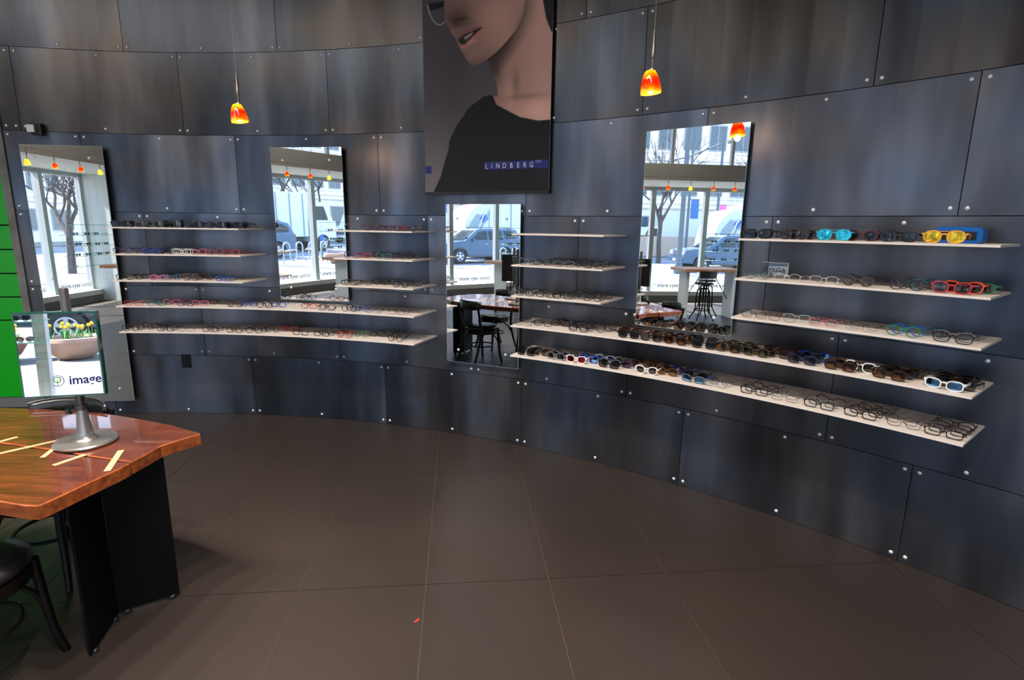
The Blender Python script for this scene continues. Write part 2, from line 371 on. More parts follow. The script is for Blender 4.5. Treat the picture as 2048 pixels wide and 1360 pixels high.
# bulkhead over the window with soffit, then upper glazing
bulk = empty('trim_1'); tag(bulk, kind='structure', label='grey bulkhead band above the shop window', cat='bulkhead')
ss = S0
while ss < S1:
    se = min(ss + 2.42, S1); sf_box(MB(), FD - 0.02, FD, ss + 0.002, se - 0.002, SOF, FTOP).build('fascia_board', 'fascia', bulk); ss = se
sf_box(MB(), -0.2, FD - 0.02, S0, S1, SOF, SOF + 0.02).build('soffit', 'white', bulk)
sf_box(MB(), -0.2, FD - 0.02, S0, S1, FTOP - 0.03, FTOP).build('top_board', 'fascia', bulk)
w2 = empty('window_2'); tag(w2, kind='structure', label='upper clerestory glazing above the grey bulkhead', cat='window')
um = [0.434 + 1.45 * k for k in range(-4, 2)]; ue = [S0] + um + [S1]
for s in um: sf_box(MB(), -0.24, -0.14, s - 0.035, s + 0.035, FTOP, ZC).build('mullion', 'alu', w2)
for i in range(len(ue) - 1): sf_box(MB(), -0.194, -0.186, ue[i] + 0.02, ue[i + 1] - 0.02, FTOP, ZC).build('pane', 'pane', w2)

# white end wall beside the street window, and its return
E0, E1 = SF(-0.26, S1), SF(2.2, S1)
ew = MB().prism([tuple(E0.xy), tuple(E1.xy), tuple((E1 + U2 * 0.15).xy), tuple((E0 + U2 * 0.15).xy)], -0.05, ZC).build('wall_left', 'plaster'); tag(ew, kind='structure', label='white plaster wall closing the end of the window', cat='wall')
W2X = -4.9
rt = MB().prism([tuple(E1.xy), tuple((E1 + U2 * 0.15).xy), (W2X, -2.42), (W2X, -2.25), (W2X - 0.1, -2.25)], -0.05, ZC).build('wall_return', 'plaster'); tag(rt, kind='structure', label='white return wall between two shop windows', cat='wall')
# ---------------- rear window (window_3) behind the camera
w3 = empty('window_3'); tag(w3, kind='structure', label='rear shop window behind the camera', cat='window')
YB = -2.3; X0, X1 = W2X, 2.9
def bx(x0, x1, y0, y1, z0, z1): return MB().box(((x0 + x1) / 2, (y0 + y1) / 2, (z0 + z1) / 2), (x1 - x0, y1 - y0, z1 - z0))
bx(X0, X1, YB - 0.04, YB + 0.2, 0.0, 0.2).build('sill', 'white', w3)
bx(X0, X1, YB - 0.06, YB + 0.06, 2.6, 2.7).build('header', 'alu', w3)
bm_ = [-2.87 + 1.295 * k for k in range(-1, 5)]; be = [X0] + bm_ + [X1]
for x in bm_: bx(x - 0.05, x + 0.05, YB - 0.06, YB + 0.08, 0.2, 2.6).build('mullion', 'alu', w3)
for i in range(len(be) - 1):
    p = bx(be[i] + 0.02, be[i + 1] - 0.02, YB - 0.004, YB + 0.004, 0.2, 2.6).build('pane', 'pane', w3)
    if 1 <= i <= 3: lettering(p, Vector((be[i], YB - 0.01, 0.30)), Vector((1, 0, 0)), x0=0.035)
bw = bx(X0, X1, YB - 0.1, YB + 0.08, 2.7, ZC).build('wall_back', 'dark_paint'); tag(bw, kind='structure', label='dark painted wall over the rear window', cat='wall')
br = bx(X1, 3.9, YB - 0.12, YB + 0.02, -0.02, ZC).build('wall_right', 'dark_paint'); tag(br, kind='structure', label='dark painted wall stub at the end of the steel wall', cat='wall')

# ---------------- pier and green display wall at the left end
pt = WP(TH0, RW, 0)
er = Vector((sin(TH0), cos(TH0), 0)); et = Vector((cos(TH0), -sin(TH0), 0))
P4 = [pt - er * 0.012 - et * 0.004, pt - er * 0.012 - et * 0.058, pt + er * 0.30 - et * 0.058, pt + er * 0.30 - et * 0.004]
pi_ = MB().prism([tuple(p.xy) for p in P4], 0.0, ZC).build('column_left', 'concrete'); tag(pi_, kind='structure', label='slim raw concrete pier at the end of the steel wall', cat='column')
GA, GB = Vector((-9.0, 4.235, 0)), Vector((-4.02, 4.835, 0)); gd = (GB - GA).normalized(); gn = Vector((gd.y, -gd.x, 0))
gw = empty('wall_green'); tag(gw, kind='structure', label='bright green panelled display wall beyond the pier', cat='wall')
def gbox(mb, l0, l1, d0, d1, z0, z1):
    P = [GA + gd * l + gn * d for l, d in ((l0, d0), (l1, d0), (l1, d1), (l0, d1))]; return mb.prism([tuple(p.xy) for p in P], z0, z1)
GL = (GB - GA).length
gbox(MB(), 0, GL, -0.15, -0.02, 0.0, ZC).build('backing', 'wall_dark', gw)
gz = [0.10, 0.80, 1.005, 1.21, 1.415, 1.62, 2.6, 3.6, ZC]
for i in range(len(gz) - 1):
    l = GL
    while l > 0:
        l2 = max(l - 2.4, 0); gbox(MB(), l2 + 0.002, l - 0.002, -0.02, 0.0, gz[i] + (0.006 if i else 0), gz[i + 1] - 0.006).build('green_panel', 'green_panel', gw); l = l2
gbox(MB(), 0, GL, -0.02, -0.01, 0.0, 0.10).build('plinth', 'kneewall', gw)

# ================================================================== THINGS ON THE STEEL WALL
# ---------------- shelves
SH_Z = {1: 1.622, 2: 1.418, 3: 1.214, 4: 1.011, 5: 0.805}; SH_D = 0.37
SHELF = {}
def shelf(key, t0, t1, z, label):
    th = (t0 + t1) / 2; q = MB(); arc_slab(q, t0 - th, t1 - th, RW - SH_D, RW - 0.001, -0.010, 0.0, max(6, int((t1 - t0) * 60)), o=(0, RW, 0))
    o = q.build('display_shelf', 'shelf_white', None, loc=WP(th, RW, z)); o.rotation_euler = (0, 0, -th)
    tag(o, label, 'shelf', 'thin white curved display shelves'); SHELF[key] = (t0, t1, z)
rank = {1: 'top', 2: 'second', 3: 'third', 4: 'fourth', 5: 'lowest'}
for r in (1, 2, 3): shelf('L%d' % r, -0.074, 0.100, SH_Z[r], '%s short white shelf right of the tall floor mirror' % rank[r])
for r in (4, 5): shelf('L%d' % r, -0.074, 0.340, SH_Z[r], '%s long white curved shelf on the left half of the wall' % rank[r])
for r in (1, 2, 3): shelf('C%d' % r, 0.230, 0.340, SH_Z[r], '%s short white shelf below the poster, left of the low mirror' % rank[r])
for r in (1, 2, 3): shelf('M%d' % r, 0.471, 0.579, SH_Z[r], ('empty %s short white shelf right of the low centre mirror' if r == 1 else '%s short white shelf right of the low centre mirror') % rank[r])
for r in (4, 5): shelf('R%d' % r, 0.471, 0.885, SH_Z[r], '%s long white curved shelf on the right half of the wall' % rank[r])
for r in (1, 2, 3): shelf('R%d' % r, 0.7105, 0.885, SH_Z[r], '%s white shelf at the right end of the wall' % rank[r])

# ---------------- wall mirrors
def wall_mirror(th, yaw, tilt, z0, z1, label, rows):
    r = RW - 0.045; c = WP(th, r, (z0 + z1) / 2); o = empty('wall_mirror', c); o.rotation_euler = (-radians(tilt), 0, -(th + radians(yaw)))
    tag(o, label, 'mirror', 'frameless mirrors bolted to the steel wall'); W, H = 0.61, z1 - z0
    MB().box((0, 0.0031, 0), (W, 0.006, H)).build('mirror_back', 'mirror_edge', o)
    MB().add([(-W / 2 + 0.002, -0.0002, -H / 2 + 0.002), (W / 2 - 0.002, -0.0002, -H / 2 + 0.002), (W / 2 - 0.002, -0.0002, H / 2 - 0.002), (-W / 2 + 0.002, -0.0002, H / 2 - 0.002)], [(0, 1, 2, 3)]).build('mirror_glass', 'mirror', o)
    for z in rows:
        for x in (-0.203, 0.198):
            link('bolt', bolt_me, o, (x, -0.0004, z - (z0 + z1) / 2)); MB().lathe([(0.008, 0.0065), (0.008, 0.036)], 10, (x, 0, z - (z0 + z1) / 2), axis='y').build('standoff', 'nickel', o)
    return o
wall_mirror(-0.1459, 2.307, 0.143, 0.135, 2.249, 'tall frameless floor mirror at the left end of the wall', (2.155, 1.195, 0.245))
wall_mirror(0.1682, 0.294, -0.277, 1.0417, 2.2558, 'frameless wall mirror left of the poster', (2.157, 1.145))
wall_mirror(0.4059, -0.387, 0.016, 0.6159, 1.823, 'low frameless wall mirror hung below the poster', (1.7185, 0.716))
wall_mirror(0.6449, -0.108, 0.188, 1.0459, 2.2486, 'frameless wall mirror at right below the pendant lamp', (2.149, 1.147))

# ---------------- poster
import numpy as np
PT0, PT1, PZ0, PZ1 = 0.3295, 0.4883, 1.906, 3.60
def paint(U, Z):
    Y = (3.165 - Z) / (3.165 - 1.906) * 1308.0; X = (75 + 30 * Y / 1308) + U * (910 - 70 * Y / 1308)
    def poly(pts, soft=3.0):
        n = len(pts); ins = np.zeros(X.shape, bool); d = np.full(X.shape, 1e9)
        for i in range(n):
            x0, y0 = pts[i]; x1, y1 = pts[(i + 1) % n]
            c = ((y0 > Y) != (y1 > Y)) & (X < (x1 - x0) * (Y - y0) / ((y1 - y0) or 1e-9) + x0); ins ^= c
            L = (x1 - x0) ** 2 + (y1 - y0) ** 2 or 1e-9; t = np.clip(((X - x0) * (x1 - x0) + (Y - y0) * (y1 - y0)) / L, 0, 1)
            d = np.minimum(d, np.hypot(X - x0 - t * (x1 - x0), Y - y0 - t * (y1 - y0)))
        return np.clip(0.5 + np.where(ins, d, -d) / (2 * soft), 0, 1)
    def line(pts, w, soft=1.5):
        d = np.full(X.shape, 1e9)
        for (x0, y0), (x1, y1) in zip(pts[:-1], pts[1:]):
            L = (x1 - x0) ** 2 + (y1 - y0) ** 2 or 1e-9; t = np.clip(((X - x0) * (x1 - x0) + (Y - y0) * (y1 - y0)) / L, 0, 1)
            d = np.minimum(d, np.hypot(X - x0 - t * (x1 - x0), Y - y0 - t * (y1 - y0)))
        return np.clip(0.5 + (w - d) / (2 * soft), 0, 1)
    def blob(x, y, rx, ry): return np.exp(-(((X - x) / rx) ** 2 + ((Y - y) / ry) ** 2))
    C = np.empty(X.shape + (3,)); g = np.clip((Y - 100) / 1200, 0, 1)
    for k, (a, b_) in enumerate(((74, 96), (66, 90), (70, 92))): C[..., k] = a + (b_ - a) * g
    C -= 8 * blob(300, 600, 120, 500)[..., None]
    def over(mask, col): 
        for k in range(3): C[..., k] = C[..., k] * (1 - mask) + (col[k] if not hasattr(col[k], 'shape') else col[k]) * mask
    # neck and chest
    sh = np.clip((X - 560) / 330, 0, 1); jaw = np.clip(1 - (Y - (412 - (X - 450) * 0.62 - np.maximum(X - 640, 0) * 0.55)) / 190, 0, 1) * np.clip((900 - X) / 200, 0, 1)
    lum = 0.80 + 0.26 * sh - 0.62 * jaw + 0.10 * blob(690, 640, 60, 120) - 0.20 * blob(735, 560, 25, 90) - 0.16 * blob(800, 655, 150, 22) + 0.12 * blob(860, 740, 120, 60) - 0.25 * blob(600, 480, 40, 80)
    lum = np.clip(lum, 0.16, 1.2); neck = poly([(540, 370), (560, 430), (590, 510), (605, 560), (612, 640), (575, 630), (600, 700), (690, 755), (770, 805), (880, 835), (990, 835), (990, -400), (700, -400), (700, 200)])
    over(neck, (186 * lum, 142 * lum, 128 * lum))
    over(poly([(905, 0), (935, 170), (968, 258), (1000, 280), (1000, -600), (860, -600)]), (34, 28, 30))
    # face
    lf = 0.70 + 0.28 * np.clip((X - 330) / 330, 0, 1) - 0.30 * blob(330, 75, 75, 45) + 0.10 * blob(560, 120, 120, 120) - 0.22 * np.clip((Y - 300) / 140, 0, 1) - 0.16 * blob(370, 130, 90, 22) + 0.1 * blob(430, 345, 60, 40) - 0.3 * np.clip((X - 700) / 110, 0, 1) * np.clip((Y - 40) / 200, 0, 1)
    face = poly([(232, -500), (235, 0), (240, 95), (262, 130), (288, 185), (318, 222), (335, 265), (352, 300), (375, 335), (395, 370), (415, 402), (440, 413), (500, 400), (545, 378), (600, 345), (660, 292), (740, 212), (785, 120), (800, 0), (820, -500)])
    over(face, (178 * lf, 136 * lf, 122 * lf))
    over(poly([(236, -20), (300, -20), (395, -20), (415, 40), (398, 78), (352, 92), (312, 132), (290, 118), (262, 70)], 14) * 0.35, (104, 76, 68))
    over(blob(350, 92, 52, 12) * 0.8, (48, 30, 28)); over(blob(318, 110, 18, 22) * 0.7, (60, 40, 36))
    # mouth
    over(poly([(330, 208), (346, 186), (376, 158), (398, 150), (424, 156), (452, 154), (508, 160), (470, 188), (420, 205), (360, 235), (335, 240)], 4), (128, 84, 80))
    over(poly([(334, 226), (372, 200), (440, 182), (506, 163), (498, 180), (440, 216), (392, 264), (366, 264), (342, 248)], 3), (42, 24, 26))
    over(poly([(374, 214), (440, 187), (434, 208), (386, 236)], 4), (150, 132, 128))
    over(poly([(350, 266), (386, 262), (430, 225), (470, 192), (508, 165), (492, 200), (452, 246), (402, 288), (372, 299), (356, 286)], 4), (172, 110, 108)); over(blob(430, 250, 40, 14) * 0.5, (206, 150, 148))
    # spectacle rim
    over(line([(112, -30), (130, 30), (150, 72), (180, 104), (208, 115), (238, 98)], 4.5), (142, 134, 132)); over(poly([(118, -40), (135, 12), (232, -4), (232, -40)], 3), (20, 18, 20))
    # garment
    over(poly([(545, 627), (520, 628), (430, 685), (400, 710), (380, 745), (330, 810), (300, 870), (275, 920), (265, 1000), (240, 1080), (215, 1180), (190, 1240), (155, 1320), (1000, 1320), (1000, 824), (880, 824), (760, 790), (680, 742), (600, 692), (582, 640), (570, 625)]), (17, 16, 18.5))
    return C * 1.2
NX, NZ = 230, 430
tt = np.linspace(0, 1, NX + 1); zz = np.linspace(PZ0, PZ1, NZ + 1); UU, ZZ = np.meshgrid(tt, zz)
CC = np.clip(paint(UU, ZZ), 0, 255) / 255.0; LIN = np.where(CC <= 0.04045, CC / 12.92, ((CC + 0.055) / 1.055) ** 2.4)
PR = RW - 0.03; TH = PT0 + (PT1 - PT0) * UU; pth = (PT0 + PT1) / 2; PO = WP(pth, PR, PZ0)
VX = PR * np.sin(TH - pth); VY = PR * np.cos(TH - pth) - PR; V3 = np.stack([VX, VY, ZZ - PZ0], -1).reshape(-1, 3)
idx = np.arange((NX + 1) * (NZ + 1)).reshape(NZ + 1, NX + 1); QF = np.stack([idx[:-1, :-1], idx[:-1, 1:], idx[1:, 1:], idx[1:, :-1]], -1).reshape(-1, 4)
m = mat('poster_print', (0.1, 0.1, 0.1), 0.6, 0.0, 0.3); nd, lk, b = nodes(m); at = nd.new('ShaderNodeVertexColor'); at.layer_name = 'print'; lk.new(at.outputs[0], b.inputs['Base Color'])
me = bpy.data.meshes.new('printed_sheet'); me.from_pydata(V3.tolist(), [], QF.tolist()); ca = me.color_attributes.new('print', 'FLOAT_COLOR', 'POINT')
ca.data.foreach_set('color', np.concatenate([LIN.reshape(-1, 3), np.ones(((NX + 1) * (NZ + 1), 1))], 1).astype(np.float32).ravel()); me.materials.append(m); me.update()
po = empty('poster', PO, -pth); tag(po, 'large hanging poster of a woman in a black top, face cropped', 'poster')
link('printed_sheet', me, po)
q = MB(); arc_slab(q, PT0 - pth, PT1 - pth, PR + 0.001, PR + 0.006, 0.0, PZ1 - PZ0, 12, o=(0, PR, 0)); q.build('backing_sheet', 'banner_white', po)
q = MB(); arc_slab(q, PT0 - pth - 0.0005, PT1 - pth + 0.0005, PR - 0.006, PR + 0.008, -0.012, 0.006, 12, o=(0, PR, 0)); q.build('bottom_rail', 'black', po)
def pz(y): return 3.165 - y / 1308 * (3.165 - 1.906) - PZ0
def pth_of(x, y): return PT0 - pth + (x - (75 + 30 * y / 1308)) / (910 - 70 * y / 1308) * (PT1 - PT0)
def band(x0, x1, y0, y1):
    q = MB(); arc_slab(q, pth_of(x0, y0), pth_of(x1, y0), PR - 0.0015, PR - 0.0005, pz(y1), pz(y0), 8, o=(0, PR, 0)); return q.build('printed_band', 'banner_navy', po)
band(517, 946, 1089, 1145); band(103, 146, 1107, 1161)
for ch, xx in zip('LINDBERG', (535, 571, 612, 657, 703, 749, 793, 837)):
    ta = pth_of(xx, 1118); text('letter', ch, 0.050, 'banner_white', po, ((PR - 0.0035) * sin(ta), (PR - 0.0035) * cos(ta) - PR, pz(1137)), (pi / 2, 0, -ta), 0.0003, 1.0, 'CENTER', 0.80)
tg = pth_of(884, 1099)
for dx in (-0.0115, 0.0115):
    q = MB(); q.tube([(0.0085 * (1 if abs(cos(a)) > .7 else abs(cos(a)) / .7) * (1 if cos(a) > 0 else -1) + dx, 0, 0.006 * sin(a)) for a in [2 * pi * k / 16 for k in range(16)] + [0]], 0.001, 4)
    g_ = q.build('printed_icon', 'banner_white', po, loc=((PR - 0.006) * sin(tg), (PR - 0.006) * cos(tg) - PR, pz(1099))); g_.rotation_euler = (0, 0, -tg)

# ---------------- small things fixed to the wall
o = empty('motion_sensor', WP(-0.1745, RW - 0.001, 2.335), 0.1745); tag(o, 'small black and white sensor box above the tall mirror', 'sensor')
MB().box((0.02, -0.022, 0.03), (0.075, 0.044, 0.085)).build('housing', 'black', o); MB().box((-0.004, -0.055, 0.03), (0.05, 0.026, 0.055)).build('front_cover', 'white', o)
o = empty('wall_outlet', WP(-0.0251, RW - 0.001, 0.416), 0.0251); tag(o, 'black duplex wall outlet low on the steel wall', 'outlet')
MB().box((0, -0.004, 0.06), (0.075, 0.008, 0.12)).build('cover_plate', 'socket_black', o)
for z in (0.033, 0.087):
    MB().lathe([(0.018, -0.009), (0.017, -0.012)], 16, (0, 0, z), axis='y').build('socket', 'black', o)
SHELF_FILL = 44.0

# ---------------- pendant lamps
m = mat('amber_glass', (0.9, 0.2, 0.02), 0.08, 0.0, 0.6); nd, lk, b = nodes(m)
tcn = nd.new('ShaderNodeTexCoord'); sp = nd.new('ShaderNodeSeparateXYZ'); lk.new(tcn.outputs['Object'], sp.inputs[0])
nz = nd.new('ShaderNodeTexNoise'); nz.inputs['Scale'].default_value = 28.0; nz.inputs['Detail'].default_value = 1.0; lk.new(tcn.outputs['Object'], nz.inputs['Vector'])
mr_ = nd.new('ShaderNodeMapRange'); mr_.inputs[1].default_value = 0.0; mr_.inputs[2].default_value = 0.105; lk.new(sp.outputs['Z'], mr_.inputs[0])
ad_ = nd.new('ShaderNodeMath'); ad_.operation = 'MULTIPLY_ADD'; ad_.inputs[1].default_value = 0.45; ad_.inputs[2].default_value = -0.22; lk.new(nz.outputs[0], ad_.inputs[0])
sm_ = nd.new('ShaderNodeMath'); lk.new(mr_.outputs[0], sm_.inputs[0]); lk.new(ad_.outputs[0], sm_.inputs[1])
r1 = nd.new('ShaderNodeValToRGB'); lk.new(sm_.outputs[0], r1.inputs[0])
r1.color_ramp.elements[0].position = 0.06; r1.color_ramp.elements[0].color = (1.0, 0.48, 0.01, 1); r1.color_ramp.elements[1].position = 0.95; r1.color_ramp.elements[1].color = (1.0, 0.55, 0.02, 1)
for ps, cl in ((0.26, (1.0, 0.10, 0.0, 1)), (0.42, (1.0, 0.012, 0.0, 1)), (0.62, (1.0, 0.02, 0.0, 1)), (0.80, (1.0, 0.22, 0.0, 1))):
    e_ = r1.color_ramp.elements.new(ps); e_.color = cl
lk.new(r1.outputs[0], b.inputs['Base Color']); lk.new(r1.outputs[0], b.inputs['Emission Color']); b.inputs['Emission Strength'].default_value = 1.1
m2 = mat('yellow_glass', (1.0, 0.75, 0.05), 0.08, 0.0, 0.6, emit=(1.0, 0.62, 0.03), es=1.2)
m3 = mat('bulb', (1, 1, 0.9), 0.4, emit=(1.0, 0.85, 0.55), es=9.0)
glassy('clear_rim', (0.97, 0.98, 0.98), 0.04)
def pendant(loc, ztop, label, scale=1.0, tilt=0.0, glass='amber_glass', group='amber glass pendant lamps', detail=True, energy=2.0):
    o = empty('pendant_lamp', loc); tag(o, label, 'lamp', group); k = scale; n = 20 if detail else 12
    prof = [(0.012, 0.100), (0.022, 0.096), (0.030, 0.082), (0.038, 0.058), (0.043, 0.034), (0.046, 0.012), (0.0455, 0.004)]
    q = MB(); q.lathe([(r * k, z * k) for r, z in prof] + [((r - 0.004) * k, z * k) for r, z in prof[::-1]], n, capb=False, capt=False); s = q.build('glass_shade', glass, o, smooth='all'); s.rotation_euler = (0, tilt, 0)
    q = MB(); q.lathe([(r * k * 1.09, (z - 0.002) * k) for r, z in prof[2:]], n, capb=False, capt=False); s2 = q.build('outer_glass', 'clear_rim', o, smooth='all'); s2.rotation_euler = (0, tilt, 0)
    q = MB(); q.lathe([(0.002 * k, 0.016 * k), (0.014 * k, 0.02 * k), (0.018 * k, 0.035 * k), (0.013 * k, 0.055 * k), (0.006 * k, 0.075 * k)], 10); q.build('bulb', 'bulb', o, smooth='all')
    q = MB(); q.lathe([(0.020 * k, 0.098 * k), (0.018 * k, 0.104 * k), (0.005 * k, 0.106 * k), (0.005 * k, 0.150 * k), (0.0095 * k, 0.152 * k), (0.0095 * k, 0.178 * k), (0.008 * k, 0.181 * k), (0.008 * k, 0.205 * k), (0.006 * k, 0.212 * k), (0.006 * k, 0.245 * k), (0.003 * k, 0.262 * k)], 12); q.build('stem', 'nickel', o, smooth=True)
    MB().tube([(0, 0, 0.255 * k), (0, 0, ztop - loc[2])], 0.0022, 6).build('cord', 'cable', o)
    if detail and ztop > ZC - 0.1: MB().lathe([(0.055, ztop - loc[2] - 0.02), (0.055, ztop - loc[2]), ], 16).build('canopy', 'nickel', o)
    if energy:
        ld = bpy.data.lights.new('bulb_light', 'POINT'); ld.energy = energy; ld.color = (1.0, 0.72, 0.42); ld.shadow_soft_size = 0.02
        lo = bpy.data.objects.new('bulb_light', ld); COL.objects.link(lo); lo.parent = o; lo.location = (0, 0, -0.01)
    return o
pendant((-1.745, 3.715, 2.290), ZC, 'left hanging red amber glass pendant lamp on a thin cord', 1.12, -0.12)
pendant((0.642, 2.80, 2.288), ZC, 'right hanging red amber glass pendant lamp above the right mirror', 1.06, -0.10)

# ---------------- ceiling downlights
for i, (x, y) in enumerate(((-5.2, 0.26), (-5.48, -0.2), (-4.22, 1.06), (-5.67, -0.8), (-4.84, 0.68))):
    o = empty('ceiling_lamp', (x, y, ZC)); tag(o, 'round white ceiling downlight, %s of the row near the window' % ('third', 'fourth', 'first', 'fifth', 'second')[i], 'lamp', 'ceiling downlights in a row')
    MB().lathe([(0.10, -0.012), (0.10, 0.0)], 24).build('trim_ring', 'white', o)
    MB().lathe([(0.08, -0.016), (0.082, -0.0125)], 24).build('diffuser', 'lamp_white', o)
    ld = bpy.data.lights.new('downlight', 'AREA'); ld.shape = 'DISK'; ld.size = 0.16; ld.energy = 16; ld.color = (1.0, 0.92, 0.8)
    lo = bpy.data.objects.new('downlight', ld); COL.objects.link(lo); lo.parent = o; lo.location = (0, 0, -0.02)

# ---------------- unseen ceiling fill lamps, added to brighten the shelves
for i in range(8):
    th = -0.22 + i * 0.22; p = WP(th, RW - 3.0, ZC)
    o = empty('ceiling_lamp', p); tag(o, 'added unseen ceiling fill lamp, number %s from the left end' % ['one', 'two', 'three', 'four', 'five', 'six', 'seven', 'eight'][i], 'lamp', 'added unseen ceiling fill lamps')
    MB().lathe([(0.09, -0.012), (0.09, 0.0)], 24).build('trim_ring', 'white', o)
    MB().lathe([(0.07, -0.016), (0.072, -0.0125)], 24).build('diffuser', 'lamp_white', o)
    ld = bpy.data.lights.new('downlight', 'AREA'); ld.shape = 'DISK'; ld.size = 0.14; ld.energy = SHELF_FILL; ld.color = (1.0, 0.92, 0.83); ld.spread = radians(112)
    lo = bpy.data.objects.new('downlight', ld); COL.objects.link(lo); lo.parent = o; lo.location = (0, 0, -0.02)

# ---------------- track lights along the window
tr = empty('track_rail', SF(1.9, 0, 0)); tag(tr, 'thin metal track rail running along the window bulkhead', 'track light')
def rel(p, o): return Vector(p) - o.location
q = MB(); q.tube([rel(SF(1.9, -6.0, 2.70), tr), rel(SF(1.9, 2.3, 2.70), tr)], 0.008, 6); q.build('rail', 'nickel', tr)
for s in (-5.2, -3.9, -2.6, -1.3, -0.02, 1.3): MB().tube([rel(SF(1.9, s, 2.70), tr), rel(SF(1.9, s, 2.74), tr), rel(SF(1.61, s, 2.76), tr)], 0.004, 6).build('bracket', 'nickel', tr)
for i, s in enumerate((-4.9, -4.3, -3.7, -3.1, -2.5, -1.95, -1.42, -0.92, -0.40, 0.06, 0.53, 0.97, 1.45, 1.9)):
    pp = SF(1.9, s, 2.455)
    pendant(tuple(pp), 2.695, 'small %s glass spot, %s from the far end of the window track' % ('yellow' if i % 3 == 0 else 'amber', ['first', 'second', 'third', 'fourth', 'fifth', 'sixth', 'seventh', 'eighth', 'ninth', 'tenth', 'eleventh', 'twelfth', 'thirteenth', 'last'][i]), 0.85, 0.15 * ((i % 3) - 1), 'yellow_glass' if i % 3 == 0 else 'amber_glass', 'amber spots on the window track', False, 0)

# ---------------- plank table
tb = empty('plank_table', (-2.15, 2.15, 0)); tag(tb, 'long walnut plank table with pale inlaid strips at lower left', 'table')
gap = [(-1.482, 2.016), (-1.70, 2.069), (-1.889, 2.124), (-2.144, 2.185), (-2.5, 2.255), (-2.93, 2.31)]
backp = [(-1.482, 2.021), (-1.469, 2.181), (-1.43, 2.25), (-1.382, 2.321), (-1.395, 2.338), (-1.44, 2.357), (-1.57, 2.425), (-1.705, 2.476), (-1.862, 2.532), (-1.986, 2.571), (-2.342, 2.624), (-2.55, 2.635), (-2.72, 2.58), (-2.84, 2.47), (-2.92, 2.36)] + [(x, y + 0.007) for x, y in gap[:0:-1]]
frontp = [(x, y - 0.007) for x, y in gap] + [(-2.93, 2.05), (-2.88, 1.92), (-2.76, 1.83), (-2.4, 1.78), (-2.0, 1.745), (-1.705, 1.697), (-1.6, 1.672), (-1.555, 1.67), (-1.545, 1.70), (-1.52, 1.82), (-1.487, 1.96)]
def plank(poly, name):
    P = [Vector((x + 2.15, y - 2.15)) for x, y in poly]; n = len(P)
    if sum(P[i].x * P[(i + 1) % n].y - P[(i + 1) % n].x * P[i].y for i in range(n)) < 0: P = P[::-1]; 
    cen = sum(P, Vector((0, 0))) / n; ins = []
    for i in range(n):
        a, b_, c_ = P[i - 1], P[i], P[(i + 1) % n]; d1 = (b_ - a).normalized(); d2 = (c_ - b_).normalized(); nn = Vector((-(d1.y + d2.y), d1.x + d2.x)); nn = nn.normalized() if nn.length > 1e-6 else Vector((-d1.y, d1.x)); ins.append(b_ + nn * 0.004)
    vs_ = [(p.x, p.y, 0.742) for p in P] + [(p.x, p.y, 0.695) for p in P] + [(p.x, p.y, 0.746) for p in ins]
    q = MB(); q.cur = 1; q.add(vs_, [(i, (i + 1) % n, 2 * n + (i + 1) % n, 2 * n + i) for i in range(n)] + [(n + i, n + (i + 1) % n, (i + 1) % n, i) for i in range(n)])
    q.cur = 0; b0 = len(q.v) - 3 * n; q.f += [tuple(b0 + 2 * n + i for i in range(n)), tuple(b0 + n + i for i in range(n - 1, -1, -1))]; q.mi += [0, 0]
    return q.build(name, ['walnut', 'walnut_edge'], tb)
plank(backp, 'plank'); plank(frontp, 'plank')
for a, b_, w in (((-2.235, 2.06), (-2.137, 2.256), 0.018), ((-2.063, 2.091 - 0.02), (-1.931, 2.229), 0.018), ((-1.856, 2.048), (-1.885, 2.15), 0.018), ((-1.754, 1.977), (-1.711, 2.082), 0.020), ((-1.518, 1.935), (-1.599, 2.127), 0.022), ((-2.45, 2.13), (-2.38, 2.33), 0.02)):
    A, B = Vector((a[0] + 2.15, a[1] - 2.15)), Vector((b_[0] + 2.15, b_[1] - 2.15)); d = (B - A).normalized(); nn = Vector((-d.y, d.x)) * w / 2
    MB().prism([tuple(A - nn), tuple(B - nn), tuple(B + nn), tuple(A + nn)], 0.744, 0.7472).build('inlay', 'maple', tb)
def plate_leg(pts, t=0.010):
    for (a, b_) in zip(pts[:-1], pts[1:]):
        A, B = Vector((a[0] + 2.15, a[1] - 2.15)), Vector((b_[0] + 2.15, b_[1] - 2.15)); d = (B - A).normalized(); nn = Vector((-d.y, d.x)) * t / 2; A = A + d * 0.005; B = B - d * 0.003
        MB().prism([tuple(A - nn), tuple(B - nn), tuple(B + nn), tuple(A + nn)], 0.016, 0.696).build('leg_plate', 'black_steel', tb)
        for p in (A + d * 0.03, B - d * 0.03): MB().lathe([(0.016, 0.0), (0.016, 0.012), (0.008, 0.017)], 12, (p.x, p.y, 0)).build('glide', 'black', tb)
plate_leg([(-1.495, 2.235), (-1.685, 2.095), (-1.625, 1.855)]); plate_leg([(-2.74, 2.46), (-2.70, 2.32), (-2.82, 2.06)])

q = MB()
for (xa, ya), (xb, yb) in zip(gap[:-1], gap[1:]):
    d = Vector((xb - xa, yb - ya)).normalized(); nn = Vector((-d.y, d.x)) * 0.0062; A = Vector((xa + 2.15, ya - 2.15)) + (d * 0.01 if xa == gap[0][0] else Vector((0, 0))); B = Vector((xb + 2.15, yb - 2.15))
    q.prism([tuple(A - nn), tuple(B - nn), tuple(B + nn), tuple(A + nn)], 0.70, 0.738)
q.build('gap_shade', 'black', tb)  # black strip standing in for the shade inside the open plank gap
